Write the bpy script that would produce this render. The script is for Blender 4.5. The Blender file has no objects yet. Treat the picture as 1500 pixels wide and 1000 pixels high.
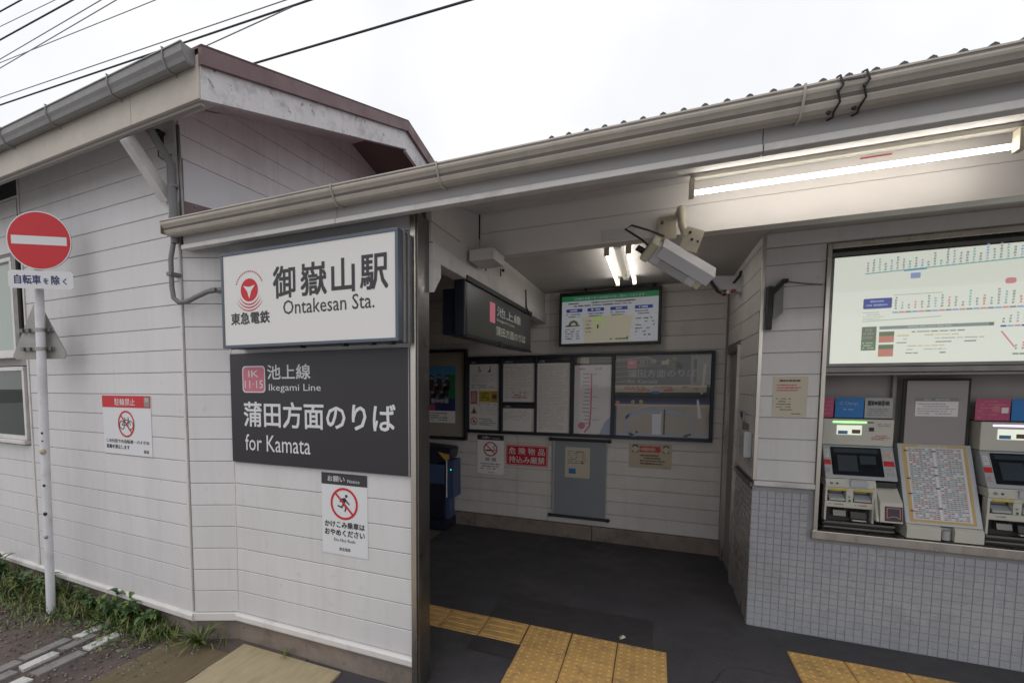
import bpy, math, random
from mathutils import Vector, Matrix
R = math.radians
sc = bpy.context.scene
col = sc.collection
random.seed(7)

# ------------------------------------------------------------------ camera
cam_d = bpy.data.cameras.new('camera'); cam = bpy.data.objects.new('camera', cam_d); col.objects.link(cam)
F_PX, CX, CY, YAW, PITCH, ROLL = 719.69, 623.07, 612.63, -0.434689, -0.0701038, -0.0028131
fw = Vector((math.sin(YAW) * math.cos(PITCH), math.cos(YAW) * math.cos(PITCH), math.sin(PITCH)))
r0 = Vector((math.cos(YAW), -math.sin(YAW), 0)); u0 = r0.cross(fw)
rt = r0 * math.cos(ROLL) + u0 * math.sin(ROLL); up = -r0 * math.sin(ROLL) + u0 * math.cos(ROLL)
m = Matrix((rt, up, -fw)).transposed().to_4x4(); m.translation = Vector((0, 0, 1.78))
cam.matrix_world = m
cam_d.sensor_fit = 'HORIZONTAL'; cam_d.sensor_width = 36.0
cam_d.lens = F_PX * 36 / 1500
cam_d.shift_x = (750 - CX) / 1500
cam_d.shift_y = (CY - 500) / 1500
cam_d.clip_start = 0.05; cam_d.clip_end = 2000
sc.camera = cam

# ------------------------------------------------------------------ sky, sun, exposure
SUN_EL, SUN_AZ = R(58), R(200)          # high, hazy sun behind the viewer
w = bpy.data.worlds.new('World'); sc.world = w; w.use_nodes = True
nt = w.node_tree; N = nt.nodes; L = nt.links
for n in list(N): N.remove(n)
wo = N.new('ShaderNodeOutputWorld'); bg = N.new('ShaderNodeBackground'); bg.inputs[1].default_value = 0.1
sky = N.new('ShaderNodeTexSky'); sky.sky_type = 'NISHITA'; sky.sun_disc = False
sky.sun_elevation = SUN_EL; sky.sun_rotation = SUN_AZ
tc = N.new('ShaderNodeTexCoord'); ns = N.new('ShaderNodeTexNoise'); ns.inputs['Scale'].default_value = 2.1
ns.inputs['Detail'].default_value = 4; ns.inputs['Roughness'].default_value = 0.5
cr = N.new('ShaderNodeValToRGB')
cr.color_ramp.elements[0].position = 0.30; cr.color_ramp.elements[0].color = (7.2, 7.3, 7.6, 1)
cr.color_ramp.elements[1].position = 0.62; cr.color_ramp.elements[1].color = (8.8, 8.8, 8.9, 1)
mx = N.new('ShaderNodeMix'); mx.data_type = 'RGBA'; mx.inputs[0].default_value = 0.95
L.new(tc.outputs['Generated'], ns.inputs['Vector']); L.new(ns.outputs['Fac'], cr.inputs[0])
L.new(sky.outputs[0], mx.inputs[6]); L.new(cr.outputs[0], mx.inputs[7])
L.new(mx.outputs[2], bg.inputs[0]); L.new(bg.outputs[0], wo.inputs[0])
sd = bpy.data.lights.new('sun', 'SUN'); sd.energy = 0.6; sd.angle = R(40); sd.color = (1, .96, .9)
so = bpy.data.objects.new('sun', sd); col.objects.link(so)
sdir = Vector((math.sin(SUN_AZ) * math.cos(SUN_EL), math.cos(SUN_AZ) * math.cos(SUN_EL), math.sin(SUN_EL)))
so.rotation_euler = sdir.to_track_quat('Z', 'Y').to_euler(); so.location = (0, -3, 12)
vs = sc.view_settings
vs.view_transform = 'Standard'; vs.look = 'None'; vs.gamma = 1; vs.use_curve_mapping = False; vs.exposure = 0.27

# ------------------------------------------------------------------ materials
MATS = {}
def mat(name, c, rough=.6, metal=0., var=.0, vscale=3., bump=0., bscale=60., emit=None, est=0., spec=.5, dirt=0., dirtcol=(.12, .10, .08), dscale=1.2, stretch=(1, 1, 1), spots=0., objvar=0., streak=0.):
    if name in MATS: return MATS[name]
    M = bpy.data.materials.new(name); M.use_nodes = True; t = M.node_tree; b = t.nodes['Principled BSDF']
    b.inputs['Base Color'].default_value = (*c, 1); b.inputs['Roughness'].default_value = rough
    b.inputs['Metallic'].default_value = metal; b.inputs['Specular IOR Level'].default_value = spec
    cur = None
    def mixc(a_sock, fac_sock, colr, mode='MIX'):
        mm = t.nodes.new('ShaderNodeMix'); mm.data_type = 'RGBA'; mm.blend_type = mode
        if a_sock is None: mm.inputs[6].default_value = (*c, 1)
        else: t.links.new(a_sock, mm.inputs[6])
        mm.inputs[7].default_value = (*colr, 1)
        t.links.new(fac_sock, mm.inputs[0]); return mm.outputs[2]
    def ramp(sock, a, bb, v0=0., v1=1.):
        r = t.nodes.new('ShaderNodeMapRange'); t.links.new(sock, r.inputs[0])
        r.inputs[1].default_value = a; r.inputs[2].default_value = bb; r.inputs[3].default_value = v0; r.inputs[4].default_value = v1
        return r.outputs[0]
    if var or bump or dirt or spots:
        g = t.nodes.new('ShaderNodeNewGeometry'); mp = t.nodes.new('ShaderNodeMapping')
        mp.inputs['Scale'].default_value = stretch; t.links.new(g.outputs['Position'], mp.inputs[0])
        pos = mp.outputs[0]
    def noise(s, d=4, ro=.6):
        n = t.nodes.new('ShaderNodeTexNoise'); n.inputs['Scale'].default_value = s; n.inputs['Detail'].default_value = d
        n.inputs['Roughness'].default_value = ro; t.links.new(pos, n.inputs['Vector']); return n.outputs['Fac']
    if objvar:
        oi = t.nodes.new('ShaderNodeObjectInfo'); cur = mixc(cur, ramp(oi.outputs['Random'], 0, 1, 0, objvar), tuple(x * .55 for x in c))
    if var: cur = mixc(cur, ramp(noise(vscale), .3, .7, 0, var), tuple(x * .45 for x in c))
    if dirt: cur = mixc(cur, ramp(noise(dscale, 6, .7), .50, .78, 0, dirt), dirtcol)
    if spots: cur = mixc(cur, ramp(noise(17, 5, .6), .64, .69, 0, spots), dirtcol)
    if streak:      # rain streaks and grime, long in z
        mp2 = t.nodes.new('ShaderNodeMapping'); mp2.inputs['Scale'].default_value = (9, 9, .55); t.links.new(g.outputs['Position'], mp2.inputs[0])
        n2 = t.nodes.new('ShaderNodeTexNoise'); n2.inputs['Scale'].default_value = 1.6; n2.inputs['Detail'].default_value = 5; n2.inputs['Roughness'].default_value = .65; t.links.new(mp2.outputs[0], n2.inputs['Vector'])
        cur = mixc(cur, ramp(n2.outputs['Fac'], .50, .80, 0, streak), (.30, .28, .26))
        n3 = t.nodes.new('ShaderNodeTexNoise'); n3.inputs['Scale'].default_value = 14; n3.inputs['Detail'].default_value = 6; t.links.new(g.outputs['Position'], n3.inputs['Vector'])
        cur = mixc(cur, ramp(n3.outputs['Fac'], .66, .80, 0, streak * 1.4), (.2, .17, .14))
    if cur: t.links.new(cur, b.inputs['Base Color'])
    if var: t.links.new(ramp(noise(vscale * 2.3), .3, .7, max(0, rough - .12), min(1, rough + .12)), b.inputs['Roughness'])
    if bump:
        bn = t.nodes.new('ShaderNodeBump'); bn.inputs['Strength'].default_value = bump; bn.inputs['Distance'].default_value = .004
        t.links.new(noise(bscale), bn.inputs['Height']); t.links.new(bn.outputs[0], b.inputs['Normal'])
    if emit is not None:
        b.inputs['Emission Color'].default_value = (*emit, 1); b.inputs['Emission Strength'].default_value = est
    MATS[name] = M; return M
SID = mat('siding_paint', (.625, .61, .62), .5, var=.14, vscale=2.2, bump=.12, bscale=30, dirt=.28, dirtcol=(.34, .31, .28), stretch=(1, 1, .35), objvar=.12, streak=.17)
SIDP = mat('gable_paint', (.76, .72, .73), .6, var=.12, vscale=3, bump=.2, streak=.3, dirt=.25, dirtcol=(.28, .2, .2), objvar=.12)
SIDI = mat('inner_wall_paint', (.64, .61, .585), .5, streak=.2, var=.2, vscale=2, bump=.1, dirt=.3, dirtcol=(.3, .27, .23), objvar=.12)
TRIM = mat('white_trim', (.62, .60, .59), .45, var=.15, dirt=.5, dirtcol=(.25, .2, .19), dscale=5)
BACKG = mat('joint_shadow_paint', (.30, .28, .27), .8)
CREAM = mat('cream_board', (.50, .455, .40), .6, var=.25, vscale=5, dirt=.45, dirtcol=(.3, .26, .22), bump=.2)
PEEL = mat('peeling_white_board', (.62, .61, .62), .6, var=.2, vscale=8, spots=1., dirt=.8, dirtcol=(.19, .16, .17), dscale=9, bump=.6, bscale=40)
GUT = mat('gutter_beige', (.52, .475, .42), .5, var=.3, vscale=2.5, dirt=.5, dirtcol=(.2, .17, .15), bump=.2, streak=.5)
GUTG = mat('gutter_grey', (.24, .235, .235), .5, var=.3, vscale=5, dirt=.5, dirtcol=(.12, .11, .1))
MAROON = mat('maroon_sheet', (.15, .085, .09), .5, var=.25)
FASC = mat('fascia_warm_grey', (.43, .41, .42), .5, var=.25, dirt=.4, dirtcol=(.2, .19, .22), stretch=(.4, 1, 2))
SOFF = mat('soffit_paint', (.66, .64, .645), .5, var=.2, vscale=3, objvar=.08)
CONC = mat('concrete_base', (.25, .205, .175), .92, var=.5, vscale=7, bump=1., bscale=28, dirt=.85, dirtcol=(.075, .055, .04), dscale=5, spots=.4)
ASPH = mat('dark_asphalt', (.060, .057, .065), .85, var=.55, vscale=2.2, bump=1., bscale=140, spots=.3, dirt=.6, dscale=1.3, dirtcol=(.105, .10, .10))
ASPH2 = mat('dark_asphalt_patch', (.040, .037, .042), .85, var=.5, dirt=.5, dscale=3, dirtcol=(.08,.075,.075), vscale=4, bump=.7, bscale=170)
SOIL = mat('soil_asphalt', (.12, .092, .082), .95, var=.6, vscale=6, bump=1., bscale=45, dirt=.6, dirtcol=(.04, .03, .03), dscale=2.5, spots=.5)
SLABT = mat('tan_slab', (.40, .33, .21), .85, var=.35, vscale=9, bump=.4, dirt=.5, dirtcol=(.2, .17, .08), dscale=5, stretch=(2.2, .5, 1))
SLABB = mat('mossy_brown_slab', (.15, .115, .065), .9, var=.5, vscale=9, bump=.5, dirt=.6, dirtcol=(.07, .07, .03), dscale=4, stretch=(2.2, .5, 1))
KERBC = mat('kerb_stone', (.24, .23, .225), .9, var=.5, vscale=12, bump=.6, dirt=.5, dscale=7)
WPAINT = mat('worn_white_paint', (.60, .60, .58), .8, var=.4, vscale=20, spots=.95, dirt=.9, dscale=13, dirtcol=(.17, .16, .15), bump=.6)
STEEL = mat('brushed_steel', (.56, .52, .47), .30, metal=1., var=.10, vscale=6, stretch=(1, 1, .1))
STEELD = mat('dark_steel', (.20, .19, .18), .38, metal=.9, var=.3, vscale=4)
GALV = mat('galvanised_steel', (.35, .34, .32), .5, metal=.6, var=.35, vscale=9, dirt=.5, dirtcol=(.2, .16, .12))
CONDT = mat('grey_conduit', (.17, .17, .175), .5, var=.3)
BLK = mat('black_plastic', (.012, .012, .014), .35)
BLKM = mat('matt_black', (.02, .02, .022), .6)
NAVY = mat('navy_frame', (.012, .015, .024), .4)
BOXGR = mat('sign_box_frame', (.10, .12, .155), .4, metal=.3, var=.2)
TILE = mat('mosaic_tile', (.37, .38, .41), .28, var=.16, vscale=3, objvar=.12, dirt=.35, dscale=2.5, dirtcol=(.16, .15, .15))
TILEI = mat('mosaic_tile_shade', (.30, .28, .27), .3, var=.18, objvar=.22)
GROUT = mat('tile_grout', (.29, .295, .32), .9, var=.3, vscale=6)
TACT = mat('tactile_yellow', (.62, .38, .13), .75, var=.35, vscale=7, bump=.5, dirt=.85, dirtcol=(.20, .14, .08), dscale=9, spots=.7, objvar=.28)
MACH = mat('machine_ivory', (.52, .51, .45), .4, var=.08)
MACHG = mat('machine_grey', (.40, .42, .44), .35, metal=.2)
MACHD = mat('machine_slot_dark', (.03, .03, .03), .4)
PANELG = mat('recess_panel_grey', (.31, .285, .27), .5, var=.1)
HATCH = mat('hatch_grey_mauve', (.30, .27, .27), .45)
DOORG = mat('blue_grey_panel', (.215, .235, .26), .5, var=.12)
DOORW = mat('door_leaf', (.45, .38, .30), .4, var=.2)
CCTV = mat('cctv_housing', (.52, .52, .55), .4)
CCTVY = mat('cctv_aged_plastic', (.50, .46, .36), .5)
POLEW = mat('pole_white_paint', (.64, .64, .67), .45, var=.15, dirt=.5, dirtcol=(.25, .22, .18), dscale=4, spots=.2)
TANB = mat('tan_pinboard', (.30, .26, .21), .8, var=.12)
GATEB = mat('gate_blue', (.045, .075, .17), .4)
GATEY = mat('gate_yellow', (.50, .33, .06), .5)
GATEN = mat('gate_navy', (.012, .014, .03), .35)
WIRE = mat('cable_black', (.045, .045, .06), .7)
WIREG = mat('cable_grey', (.30, .30, .33), .7)
# print colours
def pc(n, c, **k): return mat('print_' + n, c, k.pop('rough', .45), **k)
P = dict(white=pc('white', (.62, .62, .64)), paper=pc('paper', (.78, .76, .74)), cream=pc('cream', (.42, .36, .26)), cream2=pc('cream_bright', (.50, .45, .36)),
         dark=pc('charcoal', (.035, .032, .036)), ink=pc('ink', (.03, .03, .035)), grey=pc('grey', (.22, .22, .22)), lgrey=pc('light_grey', (.36, .36, .36)),
         red=pc('red', (.50, .013, .022)), red2=pc('red_pale', (.45, .10, .10)), pink=pc('pink', (.52, .15, .20)), magenta=pc('magenta', (.45, .06, .16)),
         blue=pc('blue', (.01, .16, .46)), navy=pc('navy', (.02, .03, .12)), sky=pc('sky_blue', (.06, .22, .40)), lblue=pc('pale_blue', (.34, .39, .54)),
         yellow=pc('yellow', (.52, .42, .04)), orange=pc('orange', (.50, .27, .04)), green=pc('green', (.02, .15, .06)), olive=pc('olive', (.10, .13, .05)),
         teal=pc('teal', (.10, .30, .28)), brown=pc('brown', (.12, .07, .045)), skin=pc('skin', (.36, .2, .13)), refl=pc('reflection_white', (.66, .68, .78), rough=.3), faint=pc('faint_grey', (.56, .54, .52)), ltan=pc('light_tan', (.42, .37, .31)),
         tan=pc('tan', (.22, .185, .14)), mauve=pc('mauve_white', (.72, .67, .69)))
SIGNW = mat('sign_face_white', (.66, .645, .63), .2, var=.03, vscale=1.5)
SIGND = mat('sign_face_charcoal', (.027, .024, .030), .35, var=.0, vscale=1.5)
def em(n, c, s): return mat('lit_' + n, tuple(x * .5 for x in c), .4, emit=c, est=s)
TUBE = em('tube', (1, .94, .84), 14.0); TUBE2 = em('inner_tube', (1, .94, .88), 9)
E = dict(map=em('route_map', (.70, .73, .64), .64), mon=em('monitor', (.50, .52, .56), .24), mong=em('monitor_green', (.02, .20, .08), .25),
         monb=em('monitor_blue', (.02, .04, .25), .3), warm=em('monitor_warm', (.50, .47, .36), .24), led=em('led_green', (.25, 1, .2), 2.2), ledp=em('led_violet', (.7, .5, 1), 2.0),
         led2=em('gate_led', (.05, .9, .2), 1.5), screen=em('small_screen', (.85, .9, .75), .6), dim=em('dim_screen', (.012, .02, .03), .35), grn=em('monitor_leaf', (.28, .40, .12), .4), hs=em('hanging_sign_text', (.55, .56, .48), .15), hsp=em('hanging_sign_pink', (.8, .22, .30), .22))
def glass(name, tint=(1, 1, 1), refl=1.0, op=0.0, opc=(.3, .35, .3)):
    M = bpy.data.materials.new(name); M.use_nodes = True; t = M.node_tree; t.nodes.clear()
    o = t.nodes.new('ShaderNodeOutputMaterial'); tr = t.nodes.new('ShaderNodeBsdfTransparent'); gl = t.nodes.new('ShaderNodeBsdfGlossy')
    fr = t.nodes.new('ShaderNodeFresnel'); fr.inputs[0].default_value = 1.5; mxs = t.nodes.new('ShaderNodeMixShader')
    gl.inputs['Roughness'].default_value = .02; gl.inputs['Color'].default_value = (refl, refl, refl, 1); tr.inputs[0].default_value = (*tint, 1)
    df = t.nodes.new('ShaderNodeBsdfDiffuse'); df.inputs[0].default_value = (*opc, 1); m2 = t.nodes.new('ShaderNodeMixShader'); m2.inputs[0].default_value = op
    t.links.new(tr.outputs[0], m2.inputs[1]); t.links.new(df.outputs[0], m2.inputs[2])
    ge = t.nodes.new('ShaderNodeNewGeometry'); mu = t.nodes.new('ShaderNodeMath'); mu.operation = 'MULTIPLY_ADD'; mu.inputs[1].default_value = -1; mu.inputs[2].default_value = 1
    m3 = t.nodes.new('ShaderNodeMath'); m3.operation = 'MULTIPLY'; t.links.new(ge.outputs['Backfacing'], mu.inputs[0]); t.links.new(mu.outputs[0], m3.inputs[0]); t.links.new(fr.outputs[0], m3.inputs[1])
    t.links.new(m3.outputs[0], mxs.inputs[0]); t.links.new(m2.outputs[0], mxs.inputs[1]); t.links.new(gl.outputs[0], mxs.inputs[2]); t.links.new(mxs.outputs[0], o.inputs[0])
    return M
GLASS = glass('poster_glass', (.98, .98, .98)); GLASSW = glass('window_glass', (.55, .62, .60), 1., .12, (.22, .28, .26)); FROST = glass('frosted_glass', (.6, .7, .62), 1., .75, (.36, .42, .36))

# ------------------------------------------------------------------ geometry helpers
V = Vector
class MB:
    def __init__(s): s.v = []; s.f = []; s.m = []; s.mats = []; s.sm = []
    def mi(s, mt):
        if mt not in s.mats: s.mats.append(mt)
        return s.mats.index(mt)
    def add(s, vs, fs, mt, smooth=False):
        b = len(s.v); s.v += [tuple(x) for x in vs]; k = s.mi(mt)
        for f in fs: s.f.append(tuple(b + i for i in f)); s.m.append(k); s.sm.append(smooth)
        return s
    def box(s, a, b, mt):
        (x0, y0, z0), (x1, y1, z1) = a, b
        x0, x1 = sorted((x0, x1)); y0, y1 = sorted((y0, y1)); z0, z1 = sorted((z0, z1))
        return s.add([(x0, y0, z0), (x1, y0, z0), (x1, y1, z0), (x0, y1, z0), (x0, y0, z1), (x1, y0, z1), (x1, y1, z1), (x0, y1, z1)],
                     [(0, 3, 2, 1), (4, 5, 6, 7), (0, 1, 5, 4), (1, 2, 6, 5), (2, 3, 7, 6), (3, 0, 4, 7)], mt)
    def obox(s, c, ax, mt):    # centre, three half-axis vectors
        c = V(c); a, b, d = map(V, ax)
        return s.add([c - a - b - d, c + a - b - d, c + a + b - d, c - a + b - d, c - a - b + d, c + a - b + d, c + a + b + d, c - a + b + d],
                     [(0, 3, 2, 1), (4, 5, 6, 7), (0, 1, 5, 4), (1, 2, 6, 5), (2, 3, 7, 6), (3, 0, 4, 7)], mt)
    def prism(s, pts, axis, a, b, mt, smooth=False):   # pts in the two other axes (cyclic order y,z / z,x->x,z / x,y)
        n = len(pts); ar = sum(pts[i][0] * pts[(i + 1) % n][1] - pts[(i + 1) % n][0] * pts[i][1] for i in range(n))
        if ((ar > 0) != (axis != 'y')) != (b < a): pts = pts[::-1]
        def P3(p, t): return {'x': (t, p[0], p[1]), 'y': (p[0], t, p[1]), 'z': (p[0], p[1], t)}[axis]
        vs = [P3(p, a) for p in pts] + [P3(p, b) for p in pts]
        fs = [tuple(range(n))[::-1], tuple(range(n, 2 * n))]
        s.add(vs, fs, mt)
        return s.add(vs, [(i, (i + 1) % n, n + (i + 1) % n, n + i) for i in range(n)], mt, smooth)
    def tube(s, path, r, mt, n=10, r1=None, caps=True):
        path = [V(p) for p in path]; rings = []; k = len(path); up0 = None
        for i, p in enumerate(path):
            d = (path[min(i + 1, k - 1)] - path[max(i - 1, 0)]).normalized()
            if up0 is None: up0 = d.orthogonal().normalized()
            a = (up0 - d * up0.dot(d)).normalized(); up0 = a; b = d.cross(a)
            rr = r if r1 is None else r + (r1 - r) * i / (k - 1)
            rings.append([p + (a * math.cos(2 * math.pi * j / n) + b * math.sin(2 * math.pi * j / n)) * rr for j in range(n)])
        vs = [q for g in rings for q in g]; fs = []
        for i in range(k - 1):
            for j in range(n): fs.append((i * n + j, i * n + (j + 1) % n, (i + 1) * n + (j + 1) % n, (i + 1) * n + j))
        s.add(vs, fs, mt, True)
        if caps: s.add(vs, [tuple(range(n))[::-1], tuple((k - 1) * n + j for j in range(n))], mt)
        return s
    def ball(s, c, r, mt, n=10, sc3=(1, 1, 1)):
        vs = []; fs = []
        for i in range(n // 2 + 1):
            th = math.pi * i / (n // 2)
            for j in range(n):
                ph = 2 * math.pi * j / n
                vs.append((c[0] + r * sc3[0] * math.sin(th) * math.cos(ph), c[1] + r * sc3[1] * math.sin(th) * math.sin(ph), c[2] + r * sc3[2] * math.cos(th)))
        for i in range(n // 2):
            for j in range(n): fs.append((i * n + j, (i + 1) * n + j, (i + 1) * n + (j + 1) % n, i * n + (j + 1) % n))
        return s.add(vs, fs, mt, True)
    def mesh(s, name, xf=None):
        me = bpy.data.meshes.new(name); vs = s.v if xf is None else [tuple(xf @ V(p)) for p in s.v]
        me.from_pydata(vs, [], s.f)
        for mt in s.mats: me.materials.append(mt)
        me.polygons.foreach_set('material_index', s.m); me.polygons.foreach_set('use_smooth', s.sm)
        me.update(); return me
WM = {}
def link(name, me, parent=None, basis=None):
    o = bpy.data.objects.new(name, me); col.objects.link(o)
    if basis is not None: o.matrix_basis = basis
    if parent is not None:
        o.parent = parent; o.matrix_parent_inverse = WM[parent.name].inverted()
    WM[o.name] = basis.copy() if basis is not None else Matrix.Identity(4)
    return o
def part(name, mb, parent=None, xf=None, bevel=0., label=None, kind=None):
    o = link(name, mb.mesh(name, xf), parent)
    if bevel:
        bm = o.modifiers.new('bevel', 'BEVEL'); bm.width = bevel; bm.segments = 2; bm.limit_method = 'ANGLE'; bm.angle_limit = R(40)
    if label: o['label'] = label
    if kind: o['kind'] = kind
    return o
def thing(name, label, cat, loc=(0, 0, 0), group=None, kind=None):
    o = link(name, None, None, Matrix.Translation(V(loc))); o['label'] = label; o['category'] = cat; o.empty_display_size = .1
    if group: o['group'] = group
    if kind: o['kind'] = kind
    return o
def tag(o, label, cat, group=None, kind=None):
    o['label'] = label; o['category'] = cat
    if group: o['group'] = group
    if kind: o['kind'] = kind
    return o
def struct(name, mb, xf=None):
    o = part(name, mb, None, xf); o['kind'] = 'structure'; return o

_tx = {}
def textmesh(s, bold=0.):
    if (s, bold) in _tx: return _tx[(s, bold)]
    c = bpy.data.curves.new('t', 'FONT'); c.body = s; c.size = 1; c.resolution_u = 2
    o = bpy.data.objects.new('t', c); col.objects.link(o); bpy.context.view_layer.update()
    me = bpy.data.meshes.new_from_object(o.evaluated_get(bpy.context.evaluated_depsgraph_get()))
    vs = [(v.co.x, v.co.y) for v in me.vertices]; fs = [tuple(p.vertices) for p in me.polygons]
    bpy.data.objects.remove(o); bpy.data.meshes.remove(me); bpy.data.curves.remove(c)
    x0 = min(v[0] for v in vs); x1 = max(v[0] for v in vs); y0 = min(v[1] for v in vs); y1 = max(v[1] for v in vs)
    _tx[(s, bold)] = ([((x - x0) / (x1 - x0), (y - y0) / (y1 - y0)) for x, y in vs], fs); return _tx[(s, bold)]
class Fr:
    """a flat sheet for print: origin, full width and height vectors; coordinates run 0..1"""
    def __init__(s, o, u, v, mb=None, lift=.0006):
        s.o = V(o); s.u = V(u); s.v = V(v); s.n = s.u.cross(s.v).normalized(); s.mb = mb or MB(); s.lift = lift; s.a = s.v.length / s.u.length; s.k = 0
    def p(s, x, y, lay): return s.o + s.u * x + s.v * y + s.n * (s.lift * lay)
    def sub(s, x0, y0, x1, y1):
        f = Fr(s.p(x0, y0, 0), s.u * (x1 - x0), s.v * (y1 - y0), s.mb, s.lift); return f
    def poly(s, pts, mt, lay=1): s.mb.add([s.p(x, y, lay) for x, y in pts], [tuple(range(len(pts)))], mt); return s
    def rect(s, x0, y0, x1, y1, mt, lay=1): return s.poly([(x0, y0), (x1, y0), (x1, y1), (x0, y1)], mt, lay)
    def text(s, t, x0, y0, x1, y1, mt, lay=2, bold=0.):
        vs, fs = textmesh(t); hx = bold * .55 * (y1 - y0) * s.a; hy = bold * .55 * (y1 - y0)
        sh = [(0, 0)] if bold <= 0 else [(-hx, -hy), (hx, -hy), (-hx, hy), (hx, hy)]
        for i, (dx, dy) in enumerate(sh):
            s.mb.add([s.p(x0 + hx + (x1 - x0 - 2 * hx) * x + dx, y0 + hy + (y1 - y0 - 2 * hy) * y + dy, lay + i * .12) for x, y in vs], fs, mt)
        return s
    def disc(s, cx, cy, r, mt, lay=1, n=40): return s.poly([(cx + r * s.a * math.cos(2 * math.pi * i / n), cy + r * math.sin(2 * math.pi * i / n)) for i in range(n)], mt, lay)
    def arc(s, cx, cy, r0, r1, a0, a1, mt, lay=2, n=40, taper=False):
        vs = []
        for i in range(n + 1):
            t = R(a0 + (a1 - a0) * i / n); w_ = math.sin(math.pi * i / n) if taper else 1; rm = (r0 + r1) / 2; h = (r1 - r0) / 2 * w_
            for r in (rm - h, rm + h): vs.append(s.p(cx + r * s.a * math.cos(t), cy + r * math.sin(t), lay))
        s.mb.add(vs, [(2 * i, 2 * i + 1, 2 * i + 3, 2 * i + 2) for i in range(n)], mt); return s
    def line(s, x0, y0, x1, y1, wd, mt, lay=2):
        dx, dy = (x1 - x0) / s.a, (y1 - y0); l = math.hypot(dx, dy); nx, ny = -dy / l * wd / 2 * s.a, dx / l * wd / 2
        return s.poly([(x0 - nx, y0 - ny), (x1 - nx, y1 - ny), (x1 + nx, y1 + ny), (x0 + nx, y0 + ny)], mt, lay)
    def noring(s, cx, cy, r, lay=3, wd=.16):
        s.arc(cx, cy, r * (1 - wd), r, 0, 360, P['red'], lay); k = r * .88 * .7071
        return s.line(cx - k * s.a, cy + k, cx + k * s.a, cy - k, r * wd * .9, P['red'], lay + 1)
    def greek(s, x0, y0, x1, y1, rows, mt, lay=2, fill=.42, rag=.25, seed=1, gap=.15):
        rn = random.Random(seed); h = (y1 - y0) / rows
        for i in range(rows):
            y = y1 - h * (i + .5); x = x0; xe = x1 - (x1 - x0) * rag * rn.random()
            while x < xe:
                wd = (x1 - x0) * rn.uniform(.04, .17); e = min(x + wd, xe)
                hh = h * fill * rn.uniform(.35, .6)
                if rn.random() > gap: s.rect(x, y - hh, e, y + hh, mt, lay)
                x = e + (x1 - x0) * .015
        return s
    def roundrect(s, x0, y0, x1, y1, r, mt, lay=1, n=6):
        pts = []
        for cx, cy, a in ((x1 - r * s.a, y1 - r, 0), (x0 + r * s.a, y1 - r, 90), (x0 + r * s.a, y0 + r, 180), (x1 - r * s.a, y0 + r, 270)):
            for i in range(n + 1): t = R(a + 90 * i / n); pts.append((cx + r * s.a * math.cos(t), cy + r * math.sin(t)))
        return s.poly(pts, mt, lay)
def wallfr(x0, z0, x1, z1, y): return Fr((x0, y, z0), (x1 - x0, 0, 0), (0, 0, z1 - z0))

def board_mesh(length, h=.1475, t=.012, mt=SID, ch=.0028):
    """a lap of siding, origin at its lower left, running +x, face towards -y"""
    m_ = MB(); m_.prism([(0, 0), (-t + ch, 0), (-t, ch), (-t, h - ch), (-t + ch, h), (0, h)], 'x', 0, length, mt)
    return m_.mesh('siding_board')
_bm = {}
def boards(parent, origin, direction, length, z0, n, pitch=.151, mt=SID, h=.1475, breaks=(), skip=None, top=None):
    """rows of siding boards: origin on the backing plane, direction along the wall"""
    d = V(direction).normalized(); nrm = V((d.y, -d.x, 0))
    rot = Matrix((d, -nrm, V((0, 0, 1)))).transposed().to_4x4()
    cuts = [0] + list(breaks) + [length]
    for k in range(n):
        for a, b in zip(cuts[:-1], cuts[1:]):
            z = z0 + k * pitch; hh = h
            if top and z + h > top: hh = top - z
            if hh < .02: continue
            if skip:
                segs = skip(a, b, z)
            else: segs = [(a, b)]
            for (p, q) in segs:
                ln = q - p - (.003 if len(cuts) > 2 else 0)
                if ln < .02: continue
                key = (round(ln, 4), round(hh, 4), mt.name)
                if key not in _bm: _bm[key] = board_mesh(ln, hh, mt=mt)
                mx_ = Matrix.Translation(V((origin[0], origin[1], 0)) + d * p + V((0, 0, z))) @ rot
                link('siding_board', _bm[key], parent, mx_)

# ------------------------------------------------------------------ ground
g = MB(); g.add([(-250, -250, -.012), (250, -250, -.012), (250, 250, -.012), (-250, 250, -.012)], [(0, 1, 2, 3)], ASPH); struct('ground', g)
g = MB(); g.add([(-9, -3, -.006), (-2.0, -3, -.006), (-2.0, 2.7, -.006), (-9, 2.7, -.006)], [(0, 1, 2, 3)], SOIL); struct('dirt_verge', g)
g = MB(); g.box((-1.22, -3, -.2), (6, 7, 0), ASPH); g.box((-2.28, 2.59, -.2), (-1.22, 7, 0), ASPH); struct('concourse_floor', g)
g = MB(); g.add([(-1.1, 3.02, .004), (-.04, 3.02, .004), (-.04, 3.95, .004), (-1.1, 3.95, .004)], [(0, 1, 2, 3)], ASPH2)
g.add([(-.04, 2.02, .004), (.04, 2.02, .004), (.04, 3.95, .004), (-.04, 3.95, .004)], [(0, 1, 2, 3)], ASPH2); struct('floor_patch', g)
g = MB(); g.add([(-6, 2.6, -.004), (-2.28, 2.6, -.004), (-2.28, 5.8, -.004), (-6, 5.8, -.004)], [(0, 1, 2, 3)], mat('gate_floor', (.16, .14, .12), .7, var=.3, bump=.2)); struct('gate_area_floor', g)
g = MB(); g.add([(-60, -40, .004), (60, -40, .004), (60, 1.35, .004), (-60, 1.35, .004)], [(0, 1, 2, 3)], mat('pale_bounce_road', (.30, .29, .28), .9, var=.3, bump=.4)); struct('road', g)  # unseen street in front, made pale to bounce fill light onto the soffits
g = MB(); rq = random.Random(2); ys = [-1 + .12 * i for i in range(28)] + [2.43]
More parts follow.
